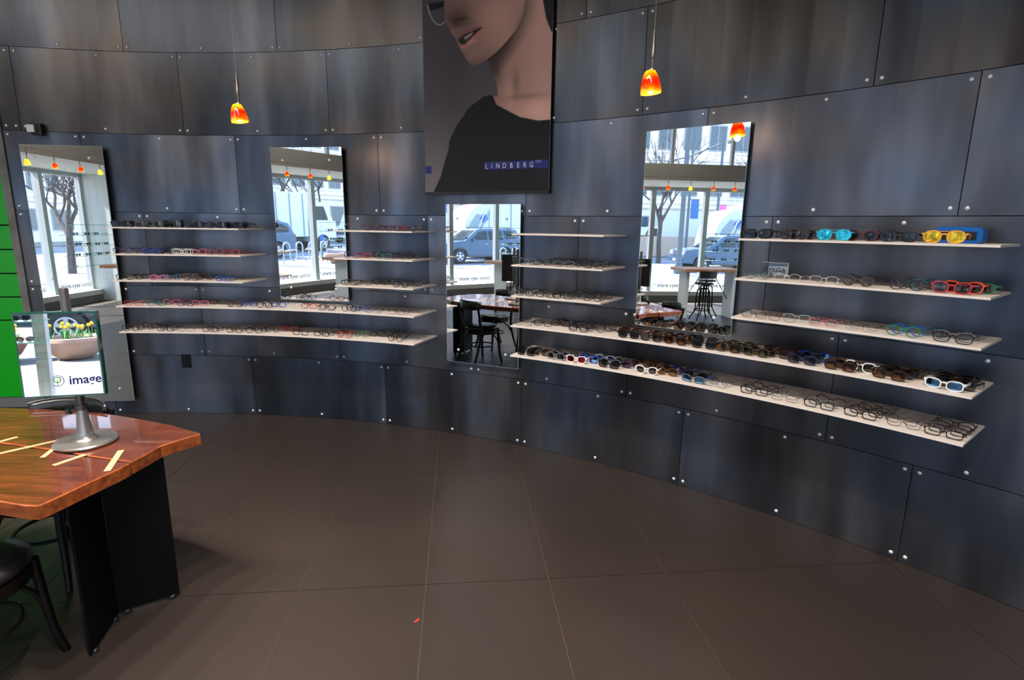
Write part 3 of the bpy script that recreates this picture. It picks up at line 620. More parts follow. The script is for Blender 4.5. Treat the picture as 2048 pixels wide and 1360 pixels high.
# ---------------- table mirrors on pewter stands
def table_mirror(x, y, ang, tilt, label):
    ts = empty('table_mirror', (x, y, 0.7462)); tag(ts, label, 'mirror', 'table mirrors on pewter stands')
    q = MB(); q.lathe([(0.108, 0.0), (0.114, 0.004), (0.115, 0.010), (0.110, 0.016), (0.102, 0.017), (0.097, 0.0145), (0.060, 0.016), (0.048, 0.018), (0.043, 0.024), (0.040, 0.026), (0.037, 0.028)], 40); q.build('base', 'pewter', ts, smooth=True)
    q = MB(); q.lathe([(0.037, 0.027), (0.031, 0.034), (0.028, 0.055), (0.0235, 0.10), (0.020, 0.135), (0.0185, 0.150)], 24); q.build('column', 'pewter', ts, smooth=True)
    q = MB(); q.lathe([(0.0215, 0.148), (0.0215, 0.168), (0.019, 0.171)], 20); q.build('collar', 'pewter_dark', ts, smooth=True)
    q = MB(); q.tube([(-0.018, -0.006, 0.150), (-0.032, -0.014, 0.147)], 0.005, 8); q.lathe([(0.008, -0.048), (0.016, -0.046), (0.016, -0.034), (0.008, -0.032)], 8, (0, -0.014, 0.145), axis='x'); q.build('clamp_knob', 'pewter_dark', ts)
    MB().lathe([(0.0165, 0.16), (0.0165, 0.650), (0.014, 0.656)], 18).build('rod', 'pewter_dark', ts, smooth=True)
    A_ = radians(ang); T_ = radians(tilt); mw, mh, mt = 0.287, 0.345, 0.026
    hold = Vector((cos(A_), sin(A_), 0)) * 0.046
    me_ = MB().box((0, mt / 2, 0), (mw, mt, mh)).build('glass_block', 'glass_edge', ts); me_.location = hold + Vector((-sin(A_) * -0.025, cos(A_) * -0.025, 0.394)); me_.rotation_euler = (-T_, 0, A_ + pi / 2)
    MB().add([(-mw / 2 + 0.006, -0.0006, -mh / 2 + 0.006), (mw / 2 - 0.006, -0.0006, -mh / 2 + 0.006), (mw / 2 - 0.006, -0.0006, mh / 2 - 0.006), (-mw / 2 + 0.006, -0.0006, mh / 2 - 0.006)], [(0, 1, 2, 3)]).build('mirror_glass', 'mirror', me_)
    MB().box((0, mt + 0.002, 0), (mw - 0.01, 0.004, mh - 0.01)).build('back_panel', 'black', me_)
    MB().box((0.02, mt + 0.008, 0.0), (0.03, 0.010, 0.06)).build('clip', 'pewter_dark', me_)
table_mirror(-1.80, 2.205, -76.0, 2.3, 'square table mirror on a pewter stand, reflecting tulip planters')
table_mirror(-2.20, 1.88, -122.0, 0.0, 'second table mirror turned away, showing its black back in the mirrors')

# ---------------- bentwood chairs
def chair(loc, rz, label):
    "back toward local -y, sitter faces +y"
    o = empty('bentwood_chair', loc, rz); tag(o, label, 'chair', 'black bentwood chairs around the plank table')
    def ring(r, z, n=28): return [(r * cos(2 * pi * k / n), r * sin(2 * pi * k / n), z) for k in range(n)] + [(r, 0, z)]
    q = MB(); q.lathe([(0.196, 0.425), (0.206, 0.437), (0.207, 0.452), (0.195, 0.466), (0.15, 0.474), (0.05, 0.477), (0.005, 0.477)], 32, capt=False); q.build('seat', 'leather', o, smooth='all')
    q = MB(); q.lathe([(0.185, 0.375), (0.202, 0.375), (0.205, 0.425), (0.185, 0.425)], 32, capb=False, capt=False); q.build('seat_frame', 'dark_wood', o, smooth=True)
    for sx in (-1, 1):
        MB().tube([(sx * 0.150, 0.135, 0.43), (sx * 0.158, 0.145, 0.25), (sx * 0.166, 0.155, 0.12), (sx * 0.182, 0.178, 0.0)], [0.019, 0.017, 0.0155, 0.014], 10).build('leg', 'dark_wood', o, smooth=True)
        MB().tube([(sx * 0.168, -0.268, 0.0), (sx * 0.165, -0.215, 0.14), (sx * 0.166, -0.170, 0.30), (sx * 0.172, -0.160, 0.44), (sx * 0.180, -0.190, 0.60), (sx * 0.186, -0.225, 0.74)], [0.014, 0.016, 0.017, 0.018, 0.016, 0.014], 10).build('leg', 'dark_wood', o, smooth=True)
        MB().tube([(sx * 0.160, 0.150, 0.22), (sx * 0.150, 0.11, 0.31), (sx * 0.12, 0.07, 0.365)], 0.009, 8).build('brace', 'dark_wood', o, smooth=True)
        MB().tube([(sx * 0.165, -0.20, 0.20), (sx * 0.150, -0.13, 0.31), (sx * 0.12, -0.07, 0.365)], 0.009, 8).build('brace', 'dark_wood', o, smooth=True)
    MB().tube(ring(0.150, 0.215), 0.0085, 8).build('foot_ring', 'dark_wood', o, smooth=True)
    q = MB(); vs_ = []; n = 20
    for i in range(n + 1):
        t = i / n * 2 - 1; ang = t * 0.80; x = 0.268 * sin(ang); y = -0.005 - 0.250 * cos(ang)
        hb = 0.057 * (1 - 0.25 * abs(t) ** 3)
        for dz, dr in ((-hb, 0.0), (-hb * 0.6, -0.011), (hb * 0.6, -0.011), (hb, 0.0), (hb * 0.6, 0.012), (-hb * 0.6, 0.012)):
            vs_.append((x + dr * sin(ang), y - dr * cos(ang), 0.735 + dz))
    fs = [tuple(range(5, -1, -1)), tuple(6 * n + k for k in range(6))]
    for i in range(n):
        for k in range(6): fs.append((6 * i + k, 6 * i + (k + 1) % 6, 6 * i + 6 + (k + 1) % 6, 6 * i + 6 + k))
    q.add(vs_, fs); bb = q.build('backrest', 'leather', o, smooth='all')
    q = MB(); q.tube([(0.268 * sin(t * 0.8), -0.005 - 0.250 * cos(t * 0.8), 0.791 - 0.013 * abs(t) ** 3) for t in [k / 14 * 2 - 1 for k in range(15)]], 0.0032, 5); q.build('nail_trim', 'pewter_dark', bb)
    return o
chair((-2.20, 2.43, 0), pi, 'black leather bentwood chair on the steel wall side of the table')
chair((-2.72, 1.75, 0), radians(4), 'black leather bentwood chair at the far left front of the table')
chair((-1.945, 1.735, 0), radians(-5), 'black leather bentwood chair at the lower left corner of the photo')

# red scrap on the floor
q = MB(); q.add([(-0.012, -0.004, 0.0005), (0.004, -0.006, 0.0005), (0.016, 0.003, 0.003), (0.010, 0.007, 0.0005), (-0.002, 0.004, 0.003), (-0.014, 0.002, 0.0008)], [(0, 1, 2, 3, 4, 5)]); q.add([(-0.010, -0.003, 0.0035), (0.003, -0.005, 0.003), (0.013, 0.002, 0.0055), (0.0, 0.004, 0.005)], [(0, 1, 2, 3)])
o = q.build('paper_scrap', 'red_scrap', None, loc=(-0.393, 2.084, 0)); o.rotation_euler = (0, 0, 0.7); tag(o, 'tiny crumpled red scrap lying on the floor', 'scrap')

# ---------------- high table, stools and glass racks by the window (seen in the mirrors)
HT = SF(2.33, 0.36, 0); ht = empty('bar_table', HT, -pi / 2 + SF_A); tag(ht, 'high bar table with wooden top and white slab legs by the window', 'table')
# local x along the window (toward +s), local y into the room
def lbox(x0, x1, y0, y1, z0, z1): return MB().box(((x0 + x1) / 2, (y0 + y1) / 2, (z0 + z1) / 2), (x1 - x0, y1 - y0, z1 - z0))
lbox(-0.58, 0.58, -0.46, 0.30, 0.90, 0.955).build('tabletop', 'pale_tabletop', ht)
for x in (-0.47, 0.47): lbox(x - 0.03, x + 0.03, -0.18, 0.18, 0.0, 0.90).build('leg_slab', 'sill', ht)
for sx in (-1, 1): MB().tube([(sx * 0.10, 0.0, 0.885), (sx * 0.435, 0.0, 0.36)], 0.008, 6).build('brace', 'black_steel', ht)
def stool(loc, rz, label, back=True, seat_z=0.68, bz=(0.80, 0.94)):
    o = empty('bar_stool', loc, rz); tag(o, label, 'stool', 'black metal stools at the bar table')
    q = MB(); q.lathe([(0.165, seat_z), (0.175, seat_z + 0.008), (0.175, seat_z + 0.022), (0.16, seat_z + 0.03), (0.01, seat_z + 0.03)], 24); q.build('seat', 'black', o, smooth=True)
    MB().lathe([(0.016, 0.33), (0.016, seat_z)], 10).build('spindle', 'black_steel', o)
    for k in range(4):
        a = pi / 4 + k * pi / 2; pts = [(0.02, seat_z - 0.09), (0.07, seat_z - 0.075), (0.115, seat_z - 0.12), (0.13, 0.40), (0.135, 0.20), (0.155, 0.14), (0.24, 0.0)]
        MB().tube([(r * cos(a), r * sin(a), z) for r, z in pts], 0.011, 8).build('leg', 'black_steel', o, smooth=True)
    MB().tube([(0.145 * cos(2 * pi * k / 24), 0.145 * sin(2 * pi * k / 24), 0.19) for k in range(24)] + [(0.145, 0, 0.19)], 0.009, 6).build('foot_ring', 'black_steel', o, smooth=True)
    if back:
        for x in (-0.05, 0.05): MB().tube([(x, -0.13, seat_z), (x * 1.1, -0.19, seat_z + 0.06), (x * 1.3, -0.205, bz[0] + 0.05)], 0.006, 6).build('back_rod', 'black_steel', o)
        q = MB(); vs_ = []; n = 10
        for i in range(n + 1):
            t = i / n * 2 - 1; x = 0.17 * t; y = -0.215 + 0.05 * t * t
            for dy in (-0.008, 0.008):
                vs_ += [(x * 0.9, y + dy, bz[0]), (x, y + dy, bz[1])]
        fs = [(0, 1, 3, 2), (4 * n + 2, 4 * n + 3, 4 * n + 1, 4 * n)]
        for i in range(n): b0 = 4 * i; fs += [(b0, b0 + 4, b0 + 5, b0 + 1), (b0 + 3, b0 + 7, b0 + 6, b0 + 2), (b0 + 1, b0 + 5, b0 + 7, b0 + 3), (b0 + 2, b0 + 6, b0 + 4, b0)]
        q.add(vs_, fs); q.build('backrest', 'black', o, smooth=True)
    return o
stool((-5.05, -1.08, 0), -pi / 2 + SF_A + pi, 'black metal stool with low backrest on the room side of the bar table')
stool((-5.62, -1.55, 0), -pi / 2 + SF_A, 'backless black metal stool on the window side of the bar table', False)

def glass_rack(p0, p1, zs, depth, nrm, label):
    d = (p1 - p0); L = d.length; d.normalize(); o = empty('glass_rack', ((p0 + p1) / 2)); tag(o, label, 'rack', 'cable hung glass shelf racks')
    rz = atan2(d.y, d.x)
    for z in zs:
        s = MB().box((0, 0, z - 0.004), (L, depth, 0.007)).build('glass_shelf', 'clear_glass', o); s.rotation_euler = (0, 0, rz)
        e_ = MB().box((0, depth / 2 - 0.0005, z - 0.004), (L + 0.002, 0.003, 0.0085)).box((0, -depth / 2 + 0.0005, z - 0.004), (L + 0.002, 0.003, 0.0085)).build('polished_edge', 'teal_edge', s)
    for x in (-L / 2 + 0.06, 0.0, L / 2 - 0.06):
        for y in (-depth / 2 + 0.02, depth / 2 - 0.02):
            MB().tube([(x * cos(rz) - y * sin(rz), x * sin(rz) + y * cos(rz), 0.0), (x * cos(rz) - y * sin(rz), x * sin(rz) + y * cos(rz), SOF if p0.x < -5.5 else 2.6)], 0.0016, 5).build('cable', 'cable', o)
    return o
RK_Z = [0.81, 1.012, 1.214, 1.418, 1.62]
rk1 = (SF(0.32, 1.18), SF(0.32, 2.40)); glass_rack(rk1[0], rk1[1], RK_Z, 0.26, N2, 'cable hung glass shelf rack in front of the street window')
rk2 = (Vector((-4.15, -1.95, 0)), Vector((-2.74, -1.95, 0))); glass_rack(rk2[0], rk2[1], RK_Z, 0.26, Vector((0, 1, 0)), 'cable hung glass shelf rack in front of the rear window')
rk3 = (GA + gd * 3.1 + gn * 0.16, GA + gd * (GL - 0.62) + gn * 0.16); glass_rack(rk3[0], rk3[1], RK_Z, 0.24, gn, 'cable hung glass shelf rack on the green wall')

# ================================================================== STREET OUTSIDE
mat('car_blue', srgb(66, 98, 126), 0.3, 0.2, 0.5, coat=0.3); mat('car_dark', srgb(40, 52, 64), 0.3, 0.3, 0.5, coat=0.5); mat('car_white', srgb(226, 230, 232), 0.3, 0.0, 0.5, coat=0.4)
mat('car_glass', srgb(34, 52, 58), 0.12, 0.0, 0.35); mat('tyre', srgb(46, 46, 48), 0.85); mat('rim', srgb(186, 190, 194), 0.3, 0.6); mat('headlamp', srgb(226, 232, 236), 0.1); mat('tail_red', srgb(190, 34, 30), 0.3); mat('plastic_grey', srgb(86, 92, 98), 0.6)
mat('truck_white', srgb(208, 218, 222), 0.45); mat('truck_shade', srgb(150, 164, 168), 0.6); mat('sign_blue', srgb(36, 96, 184), 0.5); mat('banner_pink', srgb(206, 96, 160), 0.6); mat('banner_blue', srgb(60, 110, 170), 0.6); mat('pole_grey', srgb(92, 104, 112), 0.55, 0.2)
mat('win_dark', srgb(70, 92, 104), 0.15, 0.0, 0.8); mat('win_frame', srgb(160, 168, 170), 0.5); mat('rack_steel', srgb(176, 188, 192), 0.35, 0.5); mat('tulip_yellow', srgb(246, 204, 24), 0.5); mat('tulip_leaf', srgb(82, 150, 74), 0.6); mat('soil', srgb(60, 46, 38), 0.9)
mat('tan_wall', srgb(186, 168, 152), 0.8)
g = MB().box((-25, -15, -0.30), (160, 160, 0.1)).build('ground_street', 'asphalt'); tag(g, kind='structure', label='pale grey asphalt street outside', cat='street')
sw = MB().prism([tuple(SF(-8.6, -30).xy), tuple(SF(-8.6, 40).xy), tuple(SF(30, 40).xy), tuple(SF(30, -30).xy)], -0.25, -0.122).build('ground_sidewalk', 'sidewalk'); tag(sw, kind='structure', label='pale concrete sidewalk around the shop', cat='sidewalk')
fs_ = MB().prism([tuple(SF(-27.0, -30).xy), tuple(SF(-27.0, 70).xy), tuple(SF(-45, 70).xy), tuple(SF(-45, -30).xy)], -0.25, -0.12).build('ground_far_sidewalk', 'sidewalk'); tag(fs_, kind='structure', label='far sidewalk across the street', cat='sidewalk')

def wheel(parent, x, y, r, w, outer):
    t = MB().lathe([(r * 0.62, -w / 2), (r * 0.94, -w / 2), (r, -w / 2 + 0.02), (r, w / 2 - 0.02), (r * 0.94, w / 2), (r * 0.62, w / 2)], 26, (x, y, r), axis='y', capb=True, capt=True).build('wheel', 'tyre', parent, smooth=True)
    q = MB(); yo = y + outer * (w / 2 + 0.004)
    q.lathe([(r * 0.60, 0.0), (r * 0.56, outer * 0.012), (r * 0.50, 0.0)], 22, (x, yo, r), axis='y', capb=False, capt=False)
    for k in range(5):
        a = 2 * pi * k / 5 + 0.3; d = Vector((cos(a), 0, sin(a))); p = Vector((-sin(a), 0, cos(a))); c = Vector((x, yo, r))
        q.prism_axis([(0.03, -0.035), (r * 0.53, -0.05), (r * 0.53, 0.05), (0.03, 0.035)], c, d, p, (0, outer, 0), 0.012)
    q.lathe([(0.06, 0.0), (0.05, outer * 0.02)], 12, (x, yo, r), axis='y'); q.build('rim', 'rim', t)
def suv(loc, rz, paint, label):
    "local x: front at 0, rear at 4.8; y: width centred; near side +y"
    o = empty('suv', loc, rz); tag(o, label, 'car'); W = 1.86
    def arch(cx, r, n=9): return [(cx + r * cos(a), 0.38 + r * sin(a)) for a in [pi - pi * k / n for k in range(n + 1)]]
    low = [(0.02, 0.42), (0.0, 0.62), (0.06, 0.86), (0.14, 1.02), (0.45, 1.08), (1.30, 1.16), (4.62, 1.16), (4.74, 1.05), (4.80, 0.70), (4.78, 0.44), (4.20, 0.40)] + arch(3.70, 0.46)[::-1] + [(3.22, 0.34), (1.46, 0.34)] + arch(0.98, 0.46)[::-1] + [(0.5, 0.40)]
    MB().prism_axis(low, (0, -W / 2, 0), (1, 0, 0), (0, 0, 1), (0, 1, 0), W).build('body', paint, o)
    def gh(pts, w0, w1, z0, z1):
        n = len(pts); vs_ = []
        for sgn in (-1, 1):
            for x, z in pts: f = (z - z0) / (z1 - z0); vs_.append((x, sgn * (w0 + (w1 - w0) * f) / 2, z))
        return vs_, [tuple(range(n - 1, -1, -1)), tuple(range(n, 2 * n))] + [(i, (i + 1) % n, n + (i + 1) % n, n + i) for i in range(n)]
    prof = [(1.22, 1.14), (1.98, 1.68), (2.25, 1.76), (4.10, 1.78), (4.48, 1.70), (4.72, 1.14)]
    v, f = gh(prof, W * 0.97, W * 0.78, 1.14, 1.78); MB().add(v, f[::-1]).build('cabin', paint, o)
    def side(pts, m='car_glass'):
        for sgn in (-1, 1):
            vs_ = [(x, sgn * ((W * 0.97 + (W * 0.78 - W * 0.97) * (z - 1.14) / 0.64) / 2 + 0.006), z) for x, z in pts]; vb = [(x, y - sgn * 0.02, z) for x, y, z in vs_]; n = len(pts)
            MB().add(vs_ + vb, [tuple(range(n)) if sgn < 0 else tuple(range(n - 1, -1, -1))] + [(i, (i + 1) % n, n + (i + 1) % n, n + i) for i in range(n)]).build('side_window', m, o)
    side([(1.62, 1.20), (2.16, 1.62), (2.62, 1.66), (2.62, 1.20)]); side([(2.70, 1.20), (2.70, 1.66), (3.52, 1.67), (3.60, 1.20)]); side([(3.72, 1.24), (3.64, 1.67), (4.12, 1.67), (4.40, 1.50), (4.44, 1.26)])
    MB().add([(1.26, -0.78, 1.18), (1.26, 0.78, 1.18), (1.97, 0.66, 1.665), (1.97, -0.66, 1.665), (1.245, -0.78, 1.19), (1.245, 0.78, 1.19), (1.955, 0.66, 1.68), (1.955, -0.66, 1.68)], [(4, 5, 6, 7)[::-1], (0, 1, 5, 4), (1, 2, 6, 5), (2, 3, 7, 6), (3, 0, 4, 7)]).build('windscreen', 'car_glass', o)
    for sgn in (-1, 1):
        MB().box((3.15, sgn * 0.66, 1.83), (1.9, 0.03, 0.03)).box((2.3, sgn * 0.66, 1.80), (0.06, 0.03, 0.06)).box((4.0, sgn * 0.66, 1.80), (0.06, 0.03, 0.06)).build('roof_rail', 'plastic_grey', o)
        MB().box((1.72, sgn * 1.0, 1.20), (0.10, 0.20, 0.15)).build('door_mirror', paint, o)
        MB().box((0.14, sgn * 0.66, 0.90), (0.22, 0.42, 0.18)).build('headlamp', 'headlamp', o); MB().box((4.75, sgn * 0.80, 1.0), (0.10, 0.2, 0.28)).build('tail_lamp', 'tail_red', o)
        for x in (2.55, 3.50): MB().box((x, sgn * (W / 2 + 0.012), 1.0), (0.16, 0.02, 0.03)).build('door_handle', 'rim', o)
        MB().box((2.34, sgn * (W / 2 + 0.03), 0.40), (1.7, 0.10, 0.05)).build('side_step', 'plastic_grey', o)
    MB().box((0.02, 0, 0.90), (0.06, 0.80, 0.20)).build('grille', 'plastic_grey', o); MB().box((0.0, 0, 0.58), (0.14, 1.80, 0.20)).build('front_bumper', paint, o); MB().box((4.80, 0, 0.60), (0.14, 1.80, 0.22)).build('rear_bumper', paint, o)
    MB().box((-0.075, 0, 0.56), (0.012, 0.32, 0.12)).build('number_plate', 'car_white', o)
    for x in (0.98, 3.70):
        for sgn in (-1, 1): wheel(o, x, sgn * 0.80, 0.38, 0.24, sgn)
    return o
RZS = atan2(U2.y, U2.x)      # local x along +s, local y = toward the shop
suv(tuple(SF(-14.0, 6.25, -0.25)), RZS, 'car_blue', 'blue off-road car standing in the street, seen in the mirrors')
suv((-5.3, -11.6, -0.122), 0.0, 'car_dark', 'dark parked car outside the rear window')

# refuse truck
o = empty('refuse_truck', SF(-17.6, 9.2, -0.25), RZS); tag(o, 'white refuse truck with curved rear hopper and blue diamond', 'truck')
hop = [(0.0, 0.9), (0.05, 1.5), (0.25, 2.2), (0.6, 2.75), (1.1, 3.1), (1.75, 3.2), (1.75, 0.9)]
MB().prism_axis(hop, (0, -1.15, 0), (1, 0, 0), (0, 0, 1), (0, 1, 0), 2.3).build('hopper', 'truck_white', o)
MB().prism_axis([(0.30, 1.3), (0.5, 2.05), (0.95, 2.6), (1.3, 2.5), (1.0, 1.9), (0.85, 1.3)], (0, 1.15, 0), (1, 0, 0), (0, 0, 1), (0, 1, 0), 0.03).build('hopper_opening', 'truck_shade', o)
MB().tube([(1.02, 1.18, 0.95), (1.06, 1.18, 1.7), (1.3, 1.18, 2.4), (1.75, 1.18, 3.05)], 0.05, 8).build('hopper_rib', 'truck_white', o)
MB().tube([(0.7, 1.2, 1.3), (1.25, 1.2, 1.9), (1.8, 1.2, 2.75)], 0.04, 8).build('lift_arm', 'truck_shade', o)
MB().box((3.6, 0, 2.15), (3.6, 2.3, 2.5)).build('body', 'truck_white', o)
for x in (2.4, 3.3, 4.2, 5.1): MB().box((x, 1.17, 2.15), (0.06, 0.05, 2.4)).build('body_rib', 'truck_shade', o)
MB().prism_axis([(-0.3, 0), (0, -0.3), (0.3, 0), (0, 0.3)], (1.42, 1.16, 2.35), (1, 0, 0), (0, 0, 1), (0, 1, 0), 0.03).build('blue_diamond', 'sign_blue', o)
MB().box((3.5, 0, 0.75), (6.6, 0.9, 0.3)).build('chassis', 'plastic_grey', o)
MB().prism_axis([(5.6, 0.6), (5.6, 2.9), (6.8, 2.9), (7.3, 1.9), (7.4, 0.6)], (0, -1.1, 0), (1, 0, 0), (0, 0, 1), (0, 1, 0), 2.2).build('cab', 'truck_white', o)
MB().prism_axis([(5.9, 1.85), (5.9, 2.65), (6.65, 2.65), (6.95, 1.85)], (0, 1.1, 0), (1, 0, 0), (0, 0, 1), (0, 1, 0), 0.02).build('cab_window', 'car_glass', o)
for x in (1.9, 3.0, 6.5):
    for s in (-1, 1): wheel(o, x, s * 0.98, 0.5, 0.3, s)

def van(loc, rz, L, H, label, box=False, name='van'):
    o = empty(name, loc, rz); tag(o, label, 'van'); W = 1.95
    if box: prof = [(0, 0.45), (0, 1.3), (0.35, 1.45), (0.75, 2.1), (1.7, 2.15), (1.7, 0.45)]
    else: prof = [(0, 0.42), (0.02, 0.95), (0.9, 1.22), (1.5, H - 0.12), (1.9, H), (L, H), (L, 0.42)]
    MB().prism_axis(prof, (0, -W / 2, 0), (1, 0, 0), (0, 0, 1), (0, 1, 0), W).build('body', 'car_white', o)
    if box:
        MB().box((1.75 + (L - 1.75) / 2, 0, 0.75 + (H - 0.75) / 2), (L - 1.8, 2.3, H - 0.75)).build('cargo_box', 'truck_white', o); MB().box((L / 2 + 0.8, 0, 0.6), (L - 1.7, 0.9, 0.25)).build('chassis', 'plastic_grey', o)
        wpts = [(0.55, 1.4), (0.82, 2.0), (1.55, 2.0), (1.55, 1.4)]
    else: wpts = [(1.05, 1.28), (1.58, H - 0.2), (2.3, H - 0.2), (2.3, 1.28)]
    for s in (-1, 1):
        MB().prism_axis(wpts, (0, s * W / 2 - 0.0, 0), (1, 0, 0), (0, 0, 1), (0, s, 0), 0.012).build('cab_window', 'car_glass', o)
        for x in (0.8, L - 0.9): wheel(o, x, s * (W / 2 - 0.14), 0.36, 0.24, s)
    MB().box((0.0, 0, 0.8), (0.05, 1.3, 0.22)).build('grille', 'plastic_grey', o)
    return o
van(tuple(SF(-24, 13.3, -0.25)), RZS, 5.2, 2.3, 'white delivery van across the street beside the lamp post', False)
van(tuple(SF(-25.2, 19.0, -0.25)), RZS, 4.7, 1.75, 'low white van parked between two taller vans', False)
van(tuple(SF(-24.4, 24.1, -0.25)), RZS, 5.4, 2.45, 'tall white van at the far end of the parked row', False)
van(tuple(SF(-31.0, 9.5, -0.12)), RZS, 6.2, 3.2, 'white box truck beyond the bare tree', True, 'box_truck')

# facade opposite
fa = empty('office_building', SF(-34, 15, -0.25), RZS); tag(fa, 'pale stone office building across the street', 'building')
MB().box((0, -3, 8), (70, 6, 16)).build('facade', 'limestone', fa)
fr_me = MB().box((0, 0.05, 0), (1.5, 0.12, 2.1)).mesh('window_frame', 'win_frame'); pa_me = MB().box((-0.36, 0.12, 0), (0.62, 0.03, 1.9)).box((0.36, 0.12, 0), (0.62, 0.03, 1.9)).mesh('pane', 'win_dark')
si_me = MB().box((0, 0.12, 0), (1.9, 0.24, 0.14)).mesh('ledge', 'limestone')
for i in range(-14, 15):
    for z in (5.9, 9.6, 13.2):
        f_ = link('window', fr_me, fa, (i * 2.2, 0, z)); link('pane', pa_me, f_); link('ledge', si_me, f_, (0, 0, -1.2))
    if i % 2 == 0:
        f_ = link('shop_window', MB().box((0, 0.05, 0), (2.6, 0.12, 2.0)).mesh('shop_window', 'win_frame'), fa, (i * 2.2 + 0.6, 0, 2.2)); MB().box((0, 0.12, 0), (2.4, 0.03, 1.8)).build('pane', 'win_dark', f_)
for z in (3.9, 4.3, 7.8): MB().box((0, 0.12, z), (70, 0.3, 0.16)).build('cornice', 'limestone', fa)

# lamp posts with banners
def lamp_post(loc, h, r, label, banner=None, arms=False):
    o = empty('lamp_post', loc, RZS); tag(o, label, 'lamp post', 'street poles across the sidewalk')
    MB().lathe([(r * 1.8, 0.0), (r * 1.8, 0.3), (r * 1.1, 0.5), (r, 1.2), (r * 0.8, h)], 12).build('post', 'pole_grey', o, smooth=True)
    if banner:
        MB().tube([(0, 0, 3.55), (0.55, 0, 3.55)], 0.02, 6).build('banner_arm', 'pole_grey', o); MB().box((0.33, 0, 3.05), (0.42, 0.015, 0.95)).build('banner', banner, o)
    if arms:
        MB().tube([(-0.9, 0, 4.95), (0, 0, 5.15), (1.5, 0, 5.75)], 0.035, 6).build('arm', 'pole_grey', o); MB().tube([(0.15, 0, 4.75), (0.5, 0, 5.25), (0.95, 0, 5.6)], 0.03, 6).build('arm_brace', 'pole_grey', o)
    return o
lamp_post(tuple(SF(-12, 5.62, -0.25)), 9.0, 0.115, 'thick grey signal pole with a side arm across the sidewalk', None, True)
lamp_post(tuple(SF(-15.5, 7.35, -0.25)), 8.0, 0.075, 'grey lamp post carrying a blue street banner', 'banner_blue')
lamp_post(tuple(SF(-20.5, 11.3, -0.25)), 8.0, 0.09, 'grey lamp post carrying a pink street banner', 'banner_pink')
o = empty('street_sign', SF(-9.2, 9.3, -0.25), RZS); tag(o, 'small blue parking sign on a thin post by the bike rack', 'sign'); MB().tube([(0, 0, 0), (0, 0, 1.25)], 0.025, 8).build('post', 'pole_grey', o); MB().box((0, 0.03, 1.05), (0.2, 0.02, 0.36)).build('plate', 'sign_blue', o)

# bike rack: one bent tube
o = empty('bike_rack', SF(-8.3, 6.6, -0.122), RZS); tag(o, 'wavy tubular steel bike rack on the sidewalk', 'bike rack')
pts = []; n = 4
for k in range(n * 2 + 1):
    x = k * 0.31; pts += [(x, 0, 0.16 if k % 2 else 0.78)] if False else []
def wave():
    P = [(0, 0, 0.0), (0, 0, 0.62)]
    for k in range(n):
        x = k * 0.62
        P += [(x + 0.155 - 0.155 * cos(a), 0, 0.70 + 0.17 * sin(a)) for a in [pi * j / 8 for j in range(9)]]
        if k < n - 1: P += [(x + 0.31 + 0.155 - 0.155 * cos(a), 0, 0.30 - 0.17 * sin(a)) for a in [pi * j / 8 for j in range(9)]]
    return P + [((n - 1) * 0.62 + 0.31, 0, 0.0)]
MB().tube(wave(), 0.028, 8, up=(0, 1, 0)).build('tube', 'rack_steel', o, smooth=True)
for x in (0, (n - 1) * 0.62 + 0.31): MB().lathe([(0.08, 0), (0.08, 0.015)], 14, (x, 0, 0)).build('foot_plate', 'rack_steel', o)
o = MB().box((0, 0, 0.7), (6, 0.5, 1.4)).build('garden_wall', 'tan_wall', None, loc=SF(-27.4, 11.0, -0.12)); o.rotation_euler = (0, 0, RZS); tag(o, 'low tan garden wall behind the bare street tree', 'wall')

# bare trees
def tree(loc, h, r, label, seed, depth=5, lean=0.0, fork=0.35):
    rnd = random.Random(seed); o = empty('street_tree', loc); tag(o, label, 'tree', 'bare street trees'); br = MB()
    def grow(p, d, L, rr, k):
        e_ = p + d * L; m_ = (p + e_) / 2 + Vector((rnd.uniform(-1, 1), rnd.uniform(-1, 1), 0)) * L * 0.05
        (tk if k == 0 else br).tube([p, m_, e_], [rr, rr * 0.85, rr * 0.68], 7 if k < 2 else (5 if k < 3 else 3), cap=False)
        if k >= depth: return
        for j in range(3 if k < 4 else 3):
            nd_ = (d + Vector((rnd.uniform(-1, 1), rnd.uniform(-1, 1), rnd.uniform(-0.25, 0.6))) * (0.62 + fork)).normalized()
            grow(p + (e_ - p) * rnd.uniform(0.6, 1.0), nd_, L * rnd.uniform(0.62, 0.82), rr * 0.58, k + 1)
    tk = MB(); grow(Vector((0, 0, -0.02)), Vector((lean, 0, 1)).normalized(), h * 0.36, r, 0)
    tk.build('trunk', 'bark', o, smooth=True); b_ = br.build('branches', 'bark', o)
    return o
tree(tuple(SF(-20.0, 7.6, -0.25)), 8.0, 0.16, 'bare street tree in front of the box truck', 3)
tree(tuple(SF(-6.6, 10.4, -0.122)), 4.7, 0.14, 'bare street tree with a forked trunk near the end wall', 5, lean=0.05)
tree(tuple(SF(-26.6, 24.0, -0.25)), 8.0, 0.15, 'bare street tree before the pale office building', 8)
tree(tuple(SF(-21.6, 15.4, -0.25)), 8.5, 0.16, 'bare street tree behind the pink banner post', 12)
tree(tuple(SF(-28.0, 2.0, -0.12)), 9.0, 0.18, 'bare street tree at the left of the street view', 15)

